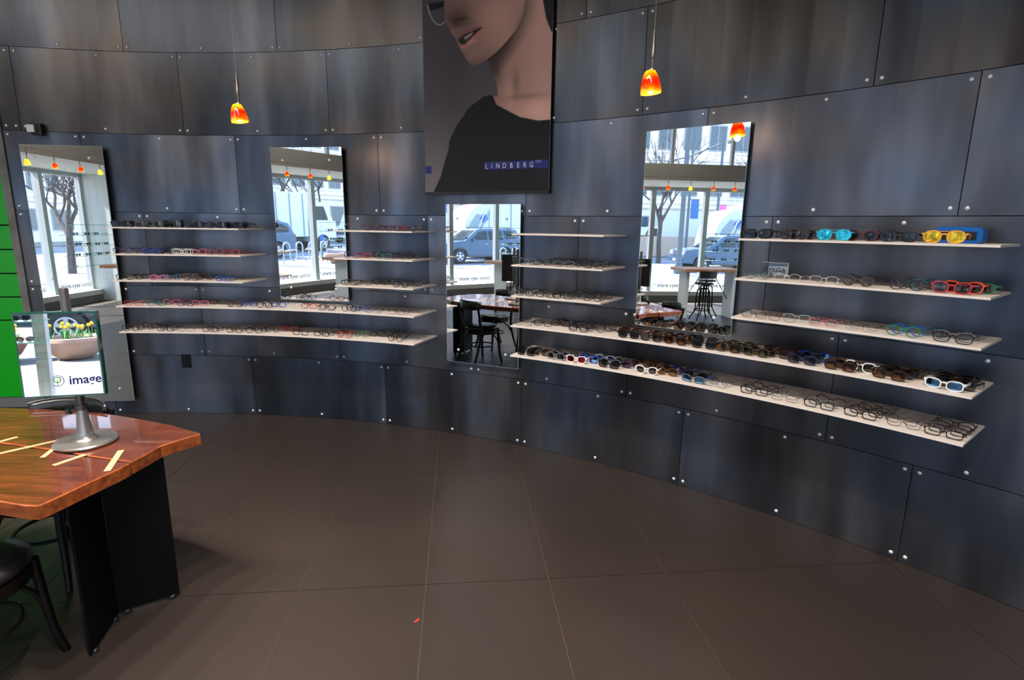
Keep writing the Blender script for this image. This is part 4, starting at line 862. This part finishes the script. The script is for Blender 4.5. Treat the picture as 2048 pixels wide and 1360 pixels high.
# planters with tulips outside the rear window and by the bike rack
def planter(loc, label):
    o = empty('planter_bowl', loc); tag(o, label, 'planter', 'large tan planter bowls')
    MB().lathe([(0.20, 0.0), (0.27, 0.03), (0.40, 0.15), (0.48, 0.29), (0.50, 0.34), (0.54, 0.35), (0.54, 0.41), (0.50, 0.42), (0.48, 0.40), (0.47, 0.35)], 36, capt=False).build('bowl', 'terracotta', o, smooth=True)
    MB().lathe([(0.475, 0.362), (0.3, 0.375), (0.01, 0.38)], 24, capt=False, capb=False).build('soil', 'soil', o)
    return o
ti = 0
fl_me = MB().lathe([(0.006, 0.0), (0.026, 0.012), (0.031, 0.032), (0.026, 0.052), (0.016, 0.066)], 8).mesh('flower', 'tulip_yellow', smooth='all')
st = MB().tube([(0, 0, 0.0), (0.004, 0, 0.22)], 0.004, 5)
st_me = st.mesh('stem', 'tulip_leaf')
lf_ = MB()
for a in (0.2, 2.3, 4.2): lf_.add([(0.01 * cos(a + .8), 0.01 * sin(a + .8), 0), (0.01 * cos(a - .8), 0.01 * sin(a - .8), 0), (0.06 * cos(a) + .012 * sin(a), 0.06 * sin(a) - .012 * cos(a), 0.12), (0.085 * cos(a), 0.085 * sin(a), 0.17), (0.06 * cos(a) - .012 * sin(a), 0.06 * sin(a) + .012 * cos(a), 0.125)], [(0, 1, 2, 3, 4)])
lf_me = lf_.mesh('leaf', 'tulip_leaf')
def tulips(c, n, seed, grp, label):
    rnd = random.Random(seed)
    for k in range(n):
        a = 2 * pi * k / n + rnd.uniform(-.3, .3); r = rnd.uniform(0.1, 0.40)
        t = empty('tulip', (c[0] + r * cos(a), c[1] + r * sin(a), c[2] + 0.368), a); tag(t, label, 'flower', grp)
        h = rnd.uniform(0.85, 1.25); f = link('flower', fl_me, t, (0.004, 0, 0.22 * h)); s = link('stem', st_me, t); s.scale = (1, 1, h); link('leaves', lf_me, t)
for (x, y), lab, sd in (((-3.66, -7.9), 'tan planter bowl of tulips right of the rear window mullion', 1), ((-4.85, -7.9), 'tan planter bowl of tulips left of the rear window mullion', 2)):
    planter((x, y, -0.122), lab); tulips((x, y, -0.122), 13, sd, 'tulips in the bowl %s of the mullion' % ('right' if sd == 1 else 'left'), 'yellow tulip in the planter bowl %s of the rear window mullion' % ('right' if sd == 1 else 'left'))
pb = SF(-7.4, 8.55, -0.122); planter(tuple(pb), 'tan planter bowl beside the bike rack')

# ================================================================== EYEWEAR
FC = {'black': (16, 16, 18), 'grey': (92, 94, 98), 'navy': (24, 30, 62), 'blue': (26, 66, 176), 'purple': (70, 36, 92), 'clear': (206, 204, 200), 'pink': (206, 92, 120), 'red': (176, 30, 36), 'brown': (46, 29, 22),
      'teal': (24, 104, 112), 'lilac': (150, 120, 178), 'wine': (88, 22, 34), 'green': (16, 116, 66), 'olive': (52, 54, 34), 'white': (232, 230, 226), 'amber': (78, 48, 24), 'silver': (176, 176, 176), 'turquoise': (24, 168, 186),
      'yellow': (246, 160, 12), 'orange': (226, 70, 28), 'mint': (150, 206, 196), 'tortoise': (74, 50, 26), 'gold': (190, 150, 70)}
for k, v in FC.items(): mat('frame_' + k, srgb(*v), 0.22, 0.75 if k in ('silver', 'gold') else 0.0, 0.6)
glassy('lens_clear', (0.97, 0.98, 0.985), 0.015)
def sun_lens(name, tint, gloss, gcol=(1, 1, 1)): glassy(name, tint, gloss, 0.02, True, gcol)
sun_lens('lens_grey', (0.13, 0.13, 0.14), 0.05); sun_lens('lens_brown', (0.26, 0.13, 0.06), 0.05); sun_lens('lens_amber', (0.52, 0.26, 0.05), 0.05); sun_lens('lens_olive', (0.2, 0.21, 0.1), 0.05)
mat('lens_mirror_blue', (0.22, 0.46, 0.80), 0.08, 1.0); mat('lens_mirror_green', (0.05, 0.55, 0.62), 0.08, 1.0); mat('lens_mirror_gold', (0.95, 0.52, 0.04), 0.08, 1.0); mat('lens_mirror_red', (0.80, 0.06, 0.08), 0.1, 1.0); mat('lens_mirror_silver', (0.22, 0.23, 0.25), 0.1, 1.0)
# style: lens w, lens h, exponent, bridge, rim thickness, rim depth, temple height, curve, brow lift
ST = {'rect': (0.052, 0.032, 3.2, 0.017, 0.0036, 0.0036, 0.0045, 0.35, 0.0), 'round': (0.047, 0.042, 2.1, 0.020, 0.0034, 0.0034, 0.0040, 0.3, 0.0), 'cat': (0.053, 0.036, 2.6, 0.016, 0.0034, 0.0038, 0.0055, 0.4, 0.10),
      'thin': (0.050, 0.033, 2.5, 0.018, 0.0017, 0.0018, 0.0024, 0.3, 0.0), 'rimless': (0.052, 0.030, 3.0, 0.018, 0.0007, 0.0010, 0.0024, 0.3, 0.0), 'way': (0.050, 0.041, 2.7, 0.017, 0.0045, 0.0045, 0.0085, 0.6, 0.06),
      'avi': (0.056, 0.045, 2.4, 0.016, 0.0040, 0.0040, 0.0070, 0.7, -0.05), 'wrap': (0.052, 0.036, 2.8, 0.016, 0.0042, 0.0045, 0.0105, 1.4, 0.03), 'rnd_s': (0.053, 0.049, 2.1, 0.018, 0.0045, 0.0045, 0.0075, 0.5, 0.0)}
EYE = {}
def eye_meshes(style):
    if style in EYE: return EYE[style]
    w, h, ex, br, rt, rd, th_, kc, lift = ST[style]; n = 20; zc = h / 2 + rt; cxs = br / 2 + w / 2 + rt
    def yy(x): return kc * x * x * 1.0
    def pt(sx, a, ww, hh, dy):
        c, s = cos(a), sin(a); x = ww / 2 * abs(c) ** (2 / ex) * (1 if c > 0 else -1); z = hh / 2 * abs(s) ** (2 / ex) * (1 if s > 0 else -1)
        x += -0.10 * w * (z < 0) * (-z / h) * (1 if c > 0 else 0) if style in ('way', 'avi') else 0
        z += lift * x if z > -h * 0.1 else 0; X = sx * (cxs + x); return (X, yy(X) + dy, zc + z)
    fr = MB()
    for sx in (-1, 1):
        vs_ = []
        for k in range(n):
            a = 2 * pi * k / n
            vs_ += [pt(sx, a, w, h, 0), pt(sx, a, w + 2 * rt, h + 2 * rt, 0), pt(sx, a, w + 2 * rt, h + 2 * rt, rd), pt(sx, a, w, h, rd)]
        fs = []
        for k in range(n):
            k2 = (k + 1) % n
            for j in range(4):
                q = (4 * k + j, 4 * k + (j + 1) % 4, 4 * k2 + (j + 1) % 4, 4 * k2 + j); fs.append(q if sx < 0 else q[::-1])
        fr.add(vs_, fs)
    zb = zc + h * 0.20; fr.tube([(-br / 2 - rt * 0.6, yy(br / 2) + rd / 2, zb), (0, rd / 2 - 0.0005, zb + 0.0025), (br / 2 + rt * 0.6, yy(br / 2) + rd / 2, zb)], max(rt * 0.9, 0.0011), 5)
    if style == 'avi': fr.tube([(-br / 2 - 0.006, yy(br / 2) + rd / 2, zc + h * 0.48), (br / 2 + 0.006, yy(br / 2) + rd / 2, zc + h * 0.48)], 0.0016, 5)
    xo = cxs + w / 2 + rt; zh = zc + h * 0.26 + max(lift, 0) * w * 0.4
    for sx in (-1, 1): fr.box((sx * (xo + 0.0015), yy(xo) + rd / 2 + 0.002, zh), (0.006, 0.007, max(th_, 0.003)))
    front = fr.mesh('front_frame', 'frame_black')
    le = []
    for sx in (-1, 1):
        q = MB(); q.add([(sx * cxs, yy(cxs) + rd * 0.4 - 0.0012, zc)] + [pt(sx, 2 * pi * k / n, w + rt * 0.5, h + rt * 0.5, rd * 0.4) for k in range(n)], [(0, 1 + k, 1 + (k + 1) % n) if sx < 0 else (0, 1 + (k + 1) % n, 1 + k) for k in range(n)]); le.append(q.mesh('lens', 'lens_clear', smooth='all'))
    te = []
    for sx in (-1, 1):
        x1 = sx * (xo + 0.004); y1 = yy(xo) + rd
        path = [(x1, y1, zh), (x1 + sx * 0.002, y1 + 0.05, zh - 0.001), (x1 - sx * 0.002, y1 + 0.092, zh - 0.004), (x1 - sx * 0.006, y1 + 0.112, max(zh - 0.014, 0.006)), (x1 - sx * 0.009, y1 + 0.128, 0.0045)]
        q = MB(); r = th_ / 2; q.tube(path, [r, r * 0.85, r * 0.8, r * 0.85, r * 0.8], 4, sq=(0.55, 1.4) if th_ > 0.003 else None, up=(0, 0, 1)); te.append(q.mesh('temple', 'frame_black'))
    EYE[style] = (front, le, te); return EYE[style]
def slot(o, m):
    o.material_slots[0].link = 'OBJECT'; o.material_slots[0].material = M[m]
SUNS = ('way', 'avi', 'wrap', 'rnd_s')
def lens_of(style, col):
    w = col.split()
    if style not in SUNS and not (style == 'cat' and w[0] == 'black' and False): return 'lens_clear'
    if w[-1] == 'mirror': return {'turquoise': 'lens_mirror_green', 'yellow': 'lens_mirror_gold', 'black': 'lens_mirror_silver'}.get(w[0], 'lens_mirror_blue')
    if len(w) > 1 and w[1] == 'red': return 'lens_mirror_red'
    if len(w) > 1 and w[1] == 'blue': return 'lens_mirror_blue'
    if w[0] == 'silver': return 'lens_mirror_silver'
    return {'brown': 'lens_brown', 'amber': 'lens_amber', 'olive': 'lens_olive', 'orange': 'lens_brown', 'white': 'lens_grey', 'blue': 'lens_mirror_blue'}.get(w[0], 'lens_grey')
def eyewear(style, col, loc, rz, label, group):
    front, le, te = eye_meshes(style); c = col.split()[0]; s = style in SUNS
    o = empty('sunglasses' if s else 'eyeglasses', loc, rz); tag(o, label, 'glasses', group)
    f = link('front_frame', front, o); slot(f, 'frame_' + c)
    ln = lens_of(style, col)
    for me_ in le: slot(link('lens', me_, o), ln)
    tc_ = {'black orange': 'orange', 'black gold': 'gold', 'black silver': 'silver', 'red pink': 'pink', 'grey blue': 'blue'}.get(col, c)
    for me_ in te: slot(link('temple', me_, o), 'frame_' + tc_)
    return o
SPEC = {
 'L1': [(-0.0579, 1, 'way', 'black pattern'), (-0.0440, 2, 'way', 'black'), (-0.0287, 1, 'cat', 'grey'), (-0.0152, 1, 'way', 'black gold'), (0.0011, 2, 'rnd_s', 'black'), (0.0175, 1, 'rnd_s', 'black'), (0.0341, 2, 'way', 'black'), (0.0502, 1, 'cat', 'black'), (0.0663, 1, 'way', 'black'), (0.0826, 2, 'way', 'navy'), (0.0990, 1, 'way', 'black')],
 'L2': [(-0.0653, 1, 'round', 'purple'), (-0.0513, 2, 'round', 'purple'), (-0.0360, 1, 'cat', 'navy'), (-0.0224, 2, 'cat', 'blue'), (-0.0100, 1, 'rect', 'black'), (0.0032, 1, 'cat', 'clear'), (0.0165, 2, 'cat', 'clear'), (0.0332, 1, 'cat', 'pink'), (0.0474, 2, 'rect', 'red'), (0.0637, 1, 'round', 'grey'), (0.0787, 1, 'rect', 'red'), (0.0959, 1, 'thin', 'red')],
 'L3': [(-0.0657, 1, 'round', 'black'), (-0.0536, 2, 'rect', 'brown'), (-0.0407, 1, 'rect', 'brown'), (-0.0204, 2, 'rect', 'pink'), (-0.0072, 1, 'rect', 'teal'), (0.0054, 2, 'rect', 'lilac'), (0.0249, 2, 'round', 'brown'), (0.0378, 1, 'round', 'black'), (0.0693, 2, 'rect', 'blue')],
 'L4': [(-0.0551, 1, 'rect', 'red'), (-0.0237, 2, 'rect', 'teal'), (-0.0104, 1, 'cat', 'pink'), (0.0152, 2, 'rect', 'purple'), (0.0288, 1, 'rect', 'pink'), (0.0480, 1, 'rect', 'black'), (0.0814, 2, 'round', 'brown'), (0.0954, 1, 'rect', 'blue'), (0.1251, 2, 'round', 'brown'), (0.1379, 1, 'rect', 'blue'), (0.1686, 1, 'round', 'clear'), (0.1807, 1, 'rect', 'red'), (0.2123, 2, 'rect', 'brown'), (0.2453, 2, 'round', 'black'), (0.2568, 1, 'rect', 'blue'), (0.2797, 2, 'thin', 'teal'), (0.3131, 2, 'thin', 'black')],
 'L5': [(-0.0626, 2, 'round', 'brown'), (-0.0488, 2, 'round', 'brown'), (-0.0356, 1, 'rect', 'brown'), (-0.0156, 2, 'rect', 'navy'), (0.0129, 1, 'thin', 'black'), (0.0446, 2, 'rect', 'brown'), (0.0796, 2, 'rect', 'brown'), (0.1065, 2, 'round', 'black'), (0.1265, 1, 'round', 'brown'), (0.1452, 2, 'rect', 'red'), (0.1733, 1, 'rect', 'black'), (0.2044, 3, 'rect', 'black'), (0.2363, 2, 'round', 'red'), (0.2537, 1, 'round', 'green'), (0.2747, 3, 'rect', 'black'), (0.3099, 3, 'round', 'black'), (0.3327, 1, 'thin', 'teal')],
 'C1': [(0.2547, 1, 'round', 'grey'), (0.2833, 1, 'round', 'wine'), (0.2964, 2, 'rect', 'wine'), (0.3116, 1, 'rect', 'red'), (0.3253, 2, 'rect', 'wine')],
 'C2': [(0.2516, 1, 'round', 'purple'), (0.2643, 1, 'rect', 'red'), (0.2825, 2, 'round', 'brown'), (0.2972, 1, 'cat', 'teal'), (0.3118, 2, 'round', 'brown'), (0.3278, 1, 'round', 'black')],
 'C3': [(0.2471, 2, 'rect', 'brown'), (0.2613, 1, 'rect', 'brown'), (0.2797, 3, 'round', 'black'), (0.3177, 2, 'round', 'black'), (0.3324, 2, 'round', 'brown')],
 'M2': [(0.4870, 1, 'round', 'grey'), (0.5018, 1, 'rect', 'black'), (0.5169, 2, 'round', 'black'), (0.5330, 1, 'rect', 'grey'), (0.5517, 2, 'round', 'black'), (0.5666, 1, 'round', 'black'), (0.5762, 1, 'rect', 'brown')],
 'M3': [(0.4852, 3, 'rect', 'black'), (0.5113, 2, 'rect', 'black'), (0.5331, 3, 'rect', 'black'), (0.5450, 2, 'rect', 'black'), (0.5625, 2, 'rect', 'brown'), (0.5807, 2, 'round', 'black')],
 'R4': [(0.4846, 3, 'thin', 'black'), (0.5048, 1, 'rect', 'black'), (0.5209, 3, 'rect', 'black'), (0.5511, 3, 'rect', 'black'), (0.5675, 1, 'round', 'black'), (0.5836, 3, 'round', 'black'), (0.6092, 3, 'way', 'black orange'), (0.6339, 3, 'way', 'black'), (0.6575, 3, 'avi', 'brown'), (0.6850, 3, 'way', 'black'), (0.7093, 3, 'avi', 'brown'), (0.7332, 2, 'way', 'olive'), (0.7476, 2, 'way', 'brown'), (0.7702, 3, 'way', 'navy'), (0.8004, 2, 'way', 'brown'), (0.8104, 1, 'way', 'white'), (0.8335, 3, 'way', 'brown'), (0.8664, 1, 'wrap', 'white blue'), (0.8719, 3, 'wrap', 'black')],
 'R5': [(0.4878, 2, 'way', 'black silver'), (0.5019, 1, 'way', 'brown'), (0.5245, 2, 'way', 'silver'), (0.5501, 1, 'way', 'white red'), (0.5597, 1, 'way', 'blue'), (0.5749, 1, 'way', 'white blue'), (0.5877, 2, 'wrap', 'black'), (0.5979, 1, 'wrap', 'purple'), (0.6179, 2, 'way', 'amber'), (0.6309, 1, 'way', 'white'), (0.6488, 2, 'way', 'amber'), (0.6591, 1, 'wrap', 'blue'), (0.6792, 3, 'wrap', 'grey blue'), (0.7004, 3, 'thin', 'grey'), (0.7340, 3, 'rect', 'black'), (0.7612, 3, 'thin', 'grey'), (0.7874, 3, 'rect', 'black'), (0.8182, 4, 'rect', 'black'), (0.8465, 3, 'thin', 'black'), (0.8712, 4, 'rect', 'black')],
 'R1': [(0.7230, 2, 'way', 'black'), (0.7543, 2, 'way', 'brown'), (0.7828, 1, 'avi', 'turquoise mirror'), (0.7992, 1, 'way', 'wine'), (0.8112, 1, 'way', 'black'), (0.8250, 1, 'wrap', 'black'), (0.8527, 1, 'avi', 'yellow mirror')],
 'R2': [(0.7272, 2, 'thin', 'teal'), (0.7517, 1, 'thin', 'clear'), (0.7800, 2, 'thin', 'clear'), (0.8041, 3, 'round', 'tortoise'), (0.8348, 3, 'round', 'black'), (0.8457, 1, 'round', 'teal'), (0.8620, 1, 'way', 'red pink'), (0.8665, 1, 'way', 'orange'), (0.8709, 1, 'wrap', 'green')],
 'R3': [(0.7272, 2, 'thin', 'brown'), (0.7522, 1, 'thin', 'wine'), (0.7610, 1, 'thin', 'mint'), (0.7832, 2, 'thin', 'pink'), (0.8097, 2, 'rimless', 'black'), (0.8374, 3, 'round', 'green'), (0.8674, 3, 'cat', 'black')],
}
ORD = ['first', 'second', 'third', 'fourth', 'fifth', 'sixth', 'seventh', 'eighth', 'ninth', 'tenth', 'eleventh', 'twelfth', 'thirteenth', 'fourteenth', 'fifteenth', 'sixteenth', 'seventeenth', 'eighteenth', 'nineteenth', 'twentieth']
DEP = ['front', 'second', 'third', 'rear']
SNAME = {'L1': 'top shelf beside tall mirror', 'L2': 'second shelf beside tall mirror', 'L3': 'third shelf beside tall mirror', 'L4': 'upper long left shelf', 'L5': 'lower long left shelf', 'C1': 'top shelf under the poster', 'C2': 'second shelf under the poster', 'C3': 'third shelf under the poster',
         'M2': 'upper short centre shelf', 'M3': 'lower short centre shelf', 'R4': 'upper long right shelf', 'R5': 'lower long right shelf', 'R1': 'top right shelf', 'R2': 'middle right shelf', 'R3': 'third right shelf'}
KIND = {'rect': 'rectangular eyeglasses', 'round': 'round eyeglasses', 'cat': 'cat-eye eyeglasses', 'thin': 'thin wire eyeglasses', 'rimless': 'rimless eyeglasses', 'way': 'square sunglasses', 'avi': 'aviator sunglasses', 'wrap': 'sporty sunglasses', 'rnd_s': 'round sunglasses'}
BACKCOL = {'black': ['black', 'black', 'brown', 'black', 'grey'], 'brown': ['brown', 'black', 'tortoise', 'brown'], 'navy': ['black', 'blue', 'black'], 'purple': ['wine', 'navy'], 'red': ['brown', 'wine'], 'clear': ['grey', 'clear'], 'pink': ['wine', 'lilac'], 'teal': ['black', 'navy'], 'wine': ['black', 'red'],
           'green': ['teal', 'blue', 'green'], 'blue': ['navy', 'black'], 'lilac': ['teal', 'yellow'], 'tortoise': ['green', 'black', 'brown'], 'amber': ['yellow', 'brown'], 'grey': ['black', 'grey', 'black'], 'silver': ['grey'], 'olive': ['brown'], 'white': ['black'], 'turquoise': ['black']}
rnd = random.Random(21)
for key, lst in SPEC.items():
    t0, t1, z = SHELF[key]; prev = -9; dep0 = 0.0; was_sun = False
    for i, (th, n, style, col) in enumerate(lst):
        th = min(max(th, t0 + 0.0125), t1 - 0.0125)
        dep0 = (dep0 + 0.06 if dep0 < 0.1 else 0.0) if th - prev < 0.0215 and (style in SUNS) == was_sun else 0.0
        was_sun = style in SUNS
        prev = th; base = col.split()[0]
        for k in range(n):
            cc = col if k == 0 else rnd.choice(BACKCOL.get(base, ['black']))
            d = 0.028 + dep0 + k * 0.058 + rnd.uniform(0, 0.01); d = min(d, SH_D - 0.175 + 0.012 * k)
            t = th + (0.0022 * k + rnd.uniform(-0.0012, 0.0012)) * (1 if i % 3 else -1); t = min(max(t, t0 + 0.0122), t1 - 0.0122); r = RW - SH_D + d
            lab = '%s %s, %s pair of the %s cluster, %s' % (cc.split()[0], KIND[style], DEP[k] if n > 1 else 'only', ORD[i], SNAME[key])
            eyewear(style, cc, WP(t, r, z + 0.0004), -t + rnd.uniform(-0.09, 0.09), lab, 'glasses on the ' + SNAME[key])

# blue spectacle case behind the yellow mirrored pair, acrylic name stand
t = 0.8565
o = empty('spectacle_case', WP(t, RW - 0.17, SH_Z[1]), -t - 0.05); tag(o, 'blue hard spectacle case behind the yellow mirrored sunglasses', 'case')
q = MB(); q.prism_axis([(-0.085, 0.012), (-0.08, 0.004), (-0.07, 0.0), (0.07, 0.0), (0.08, 0.004), (0.085, 0.012), (0.085, 0.05), (0.078, 0.062), (0.06, 0.068), (-0.055, 0.070), (-0.075, 0.064), (-0.085, 0.05)], (0, -0.04, 0), (1, 0, 0), (0, 0, 1), (0, 1, 0), 0.08); q.build('case_shell', 'blue_case', o)
q = MB(); q.prism_axis([(-0.065, 0.015), (0.065, 0.015), (0.065, 0.048), (-0.065, 0.05)], (0, -0.0405, 0), (1, 0, 0), (0, 0, 1), (0, -1, 0), 0.002); q.build('case_opening', 'black', o)
t = 0.7345
o = empty('name_stand', WP(t, RW - 0.20, SH_Z[2]), -t - 0.10); tag(o, 'small clear acrylic stand printed with a name', 'sign stand')
MB().box((0, 0, 0.045), (0.135, 0.006, 0.07)).build('acrylic_block', 'acrylic', o); MB().box((0, 0, 0.0805), (0.135, 0.0065, 0.002)).build('top_edge', 'white_gloss', o); MB().box((0, 0.0, 0.005), (0.135, 0.05, 0.008)).build('foot', 'acrylic', o)
MB().box((0.0675, 0, 0.045), (0.002, 0.0065, 0.07)).build('side_edge', 'white_gloss', o)
text('lettering', 'MYKITA', 0.032, 'ink', o, (0.0, -0.0036, 0.033), (pi / 2, 0, 0), 0.0002, 1.05, 'CENTER', 0.95)

# glasses on the glass racks (seen in the mirrors and at the left edge)
def rack_glasses(p0, p1, rows, per, name, rz, seed, cols, styles):
    rnd = random.Random(seed); d = p1 - p0
    for zi, z in enumerate(rows):
        for k in range(per):
            f = (k + 0.5) / per + rnd.uniform(-0.03, 0.03); p = p0 + d * f; c = rnd.choice(cols); s = rnd.choice(styles)
            eyewear(s, c, (p.x, p.y, z + 0.0004), rz + rnd.uniform(-0.1, 0.1), '%s %s, %s pair on the %s row of the %s' % (c, KIND[s], ORD[k], ['lowest', 'second lowest', 'middle', 'fourth', 'top'][RK_Z.index(z)], name), 'glasses on the ' + name)
rzs = atan2(U2.y, U2.x) + pi      # fronts toward the room
rack_glasses(SF(0.38, 1.24), SF(0.38, 2.34), RK_Z[1:4], 4, 'street window rack', atan2(-U2.y, -U2.x) , 4, ['black', 'brown', 'teal', 'navy'], ['way', 'rect', 'way'])
rack_glasses(Vector((-3.55, -1.92, 0)), Vector((-2.80, -1.92, 0)), RK_Z[0:3], 3, 'rear window rack', pi, 5, ['black', 'brown', 'tortoise'], ['way', 'avi'])
rack_glasses(rk3[1] - gd * 0.30, rk3[1] - gd * 0.10, [RK_Z[0], RK_Z[1], RK_Z[2]], 1, 'green wall rack', atan2(gd.y, gd.x), 6, ['brown', 'grey', 'green'], ['way', 'rect'])
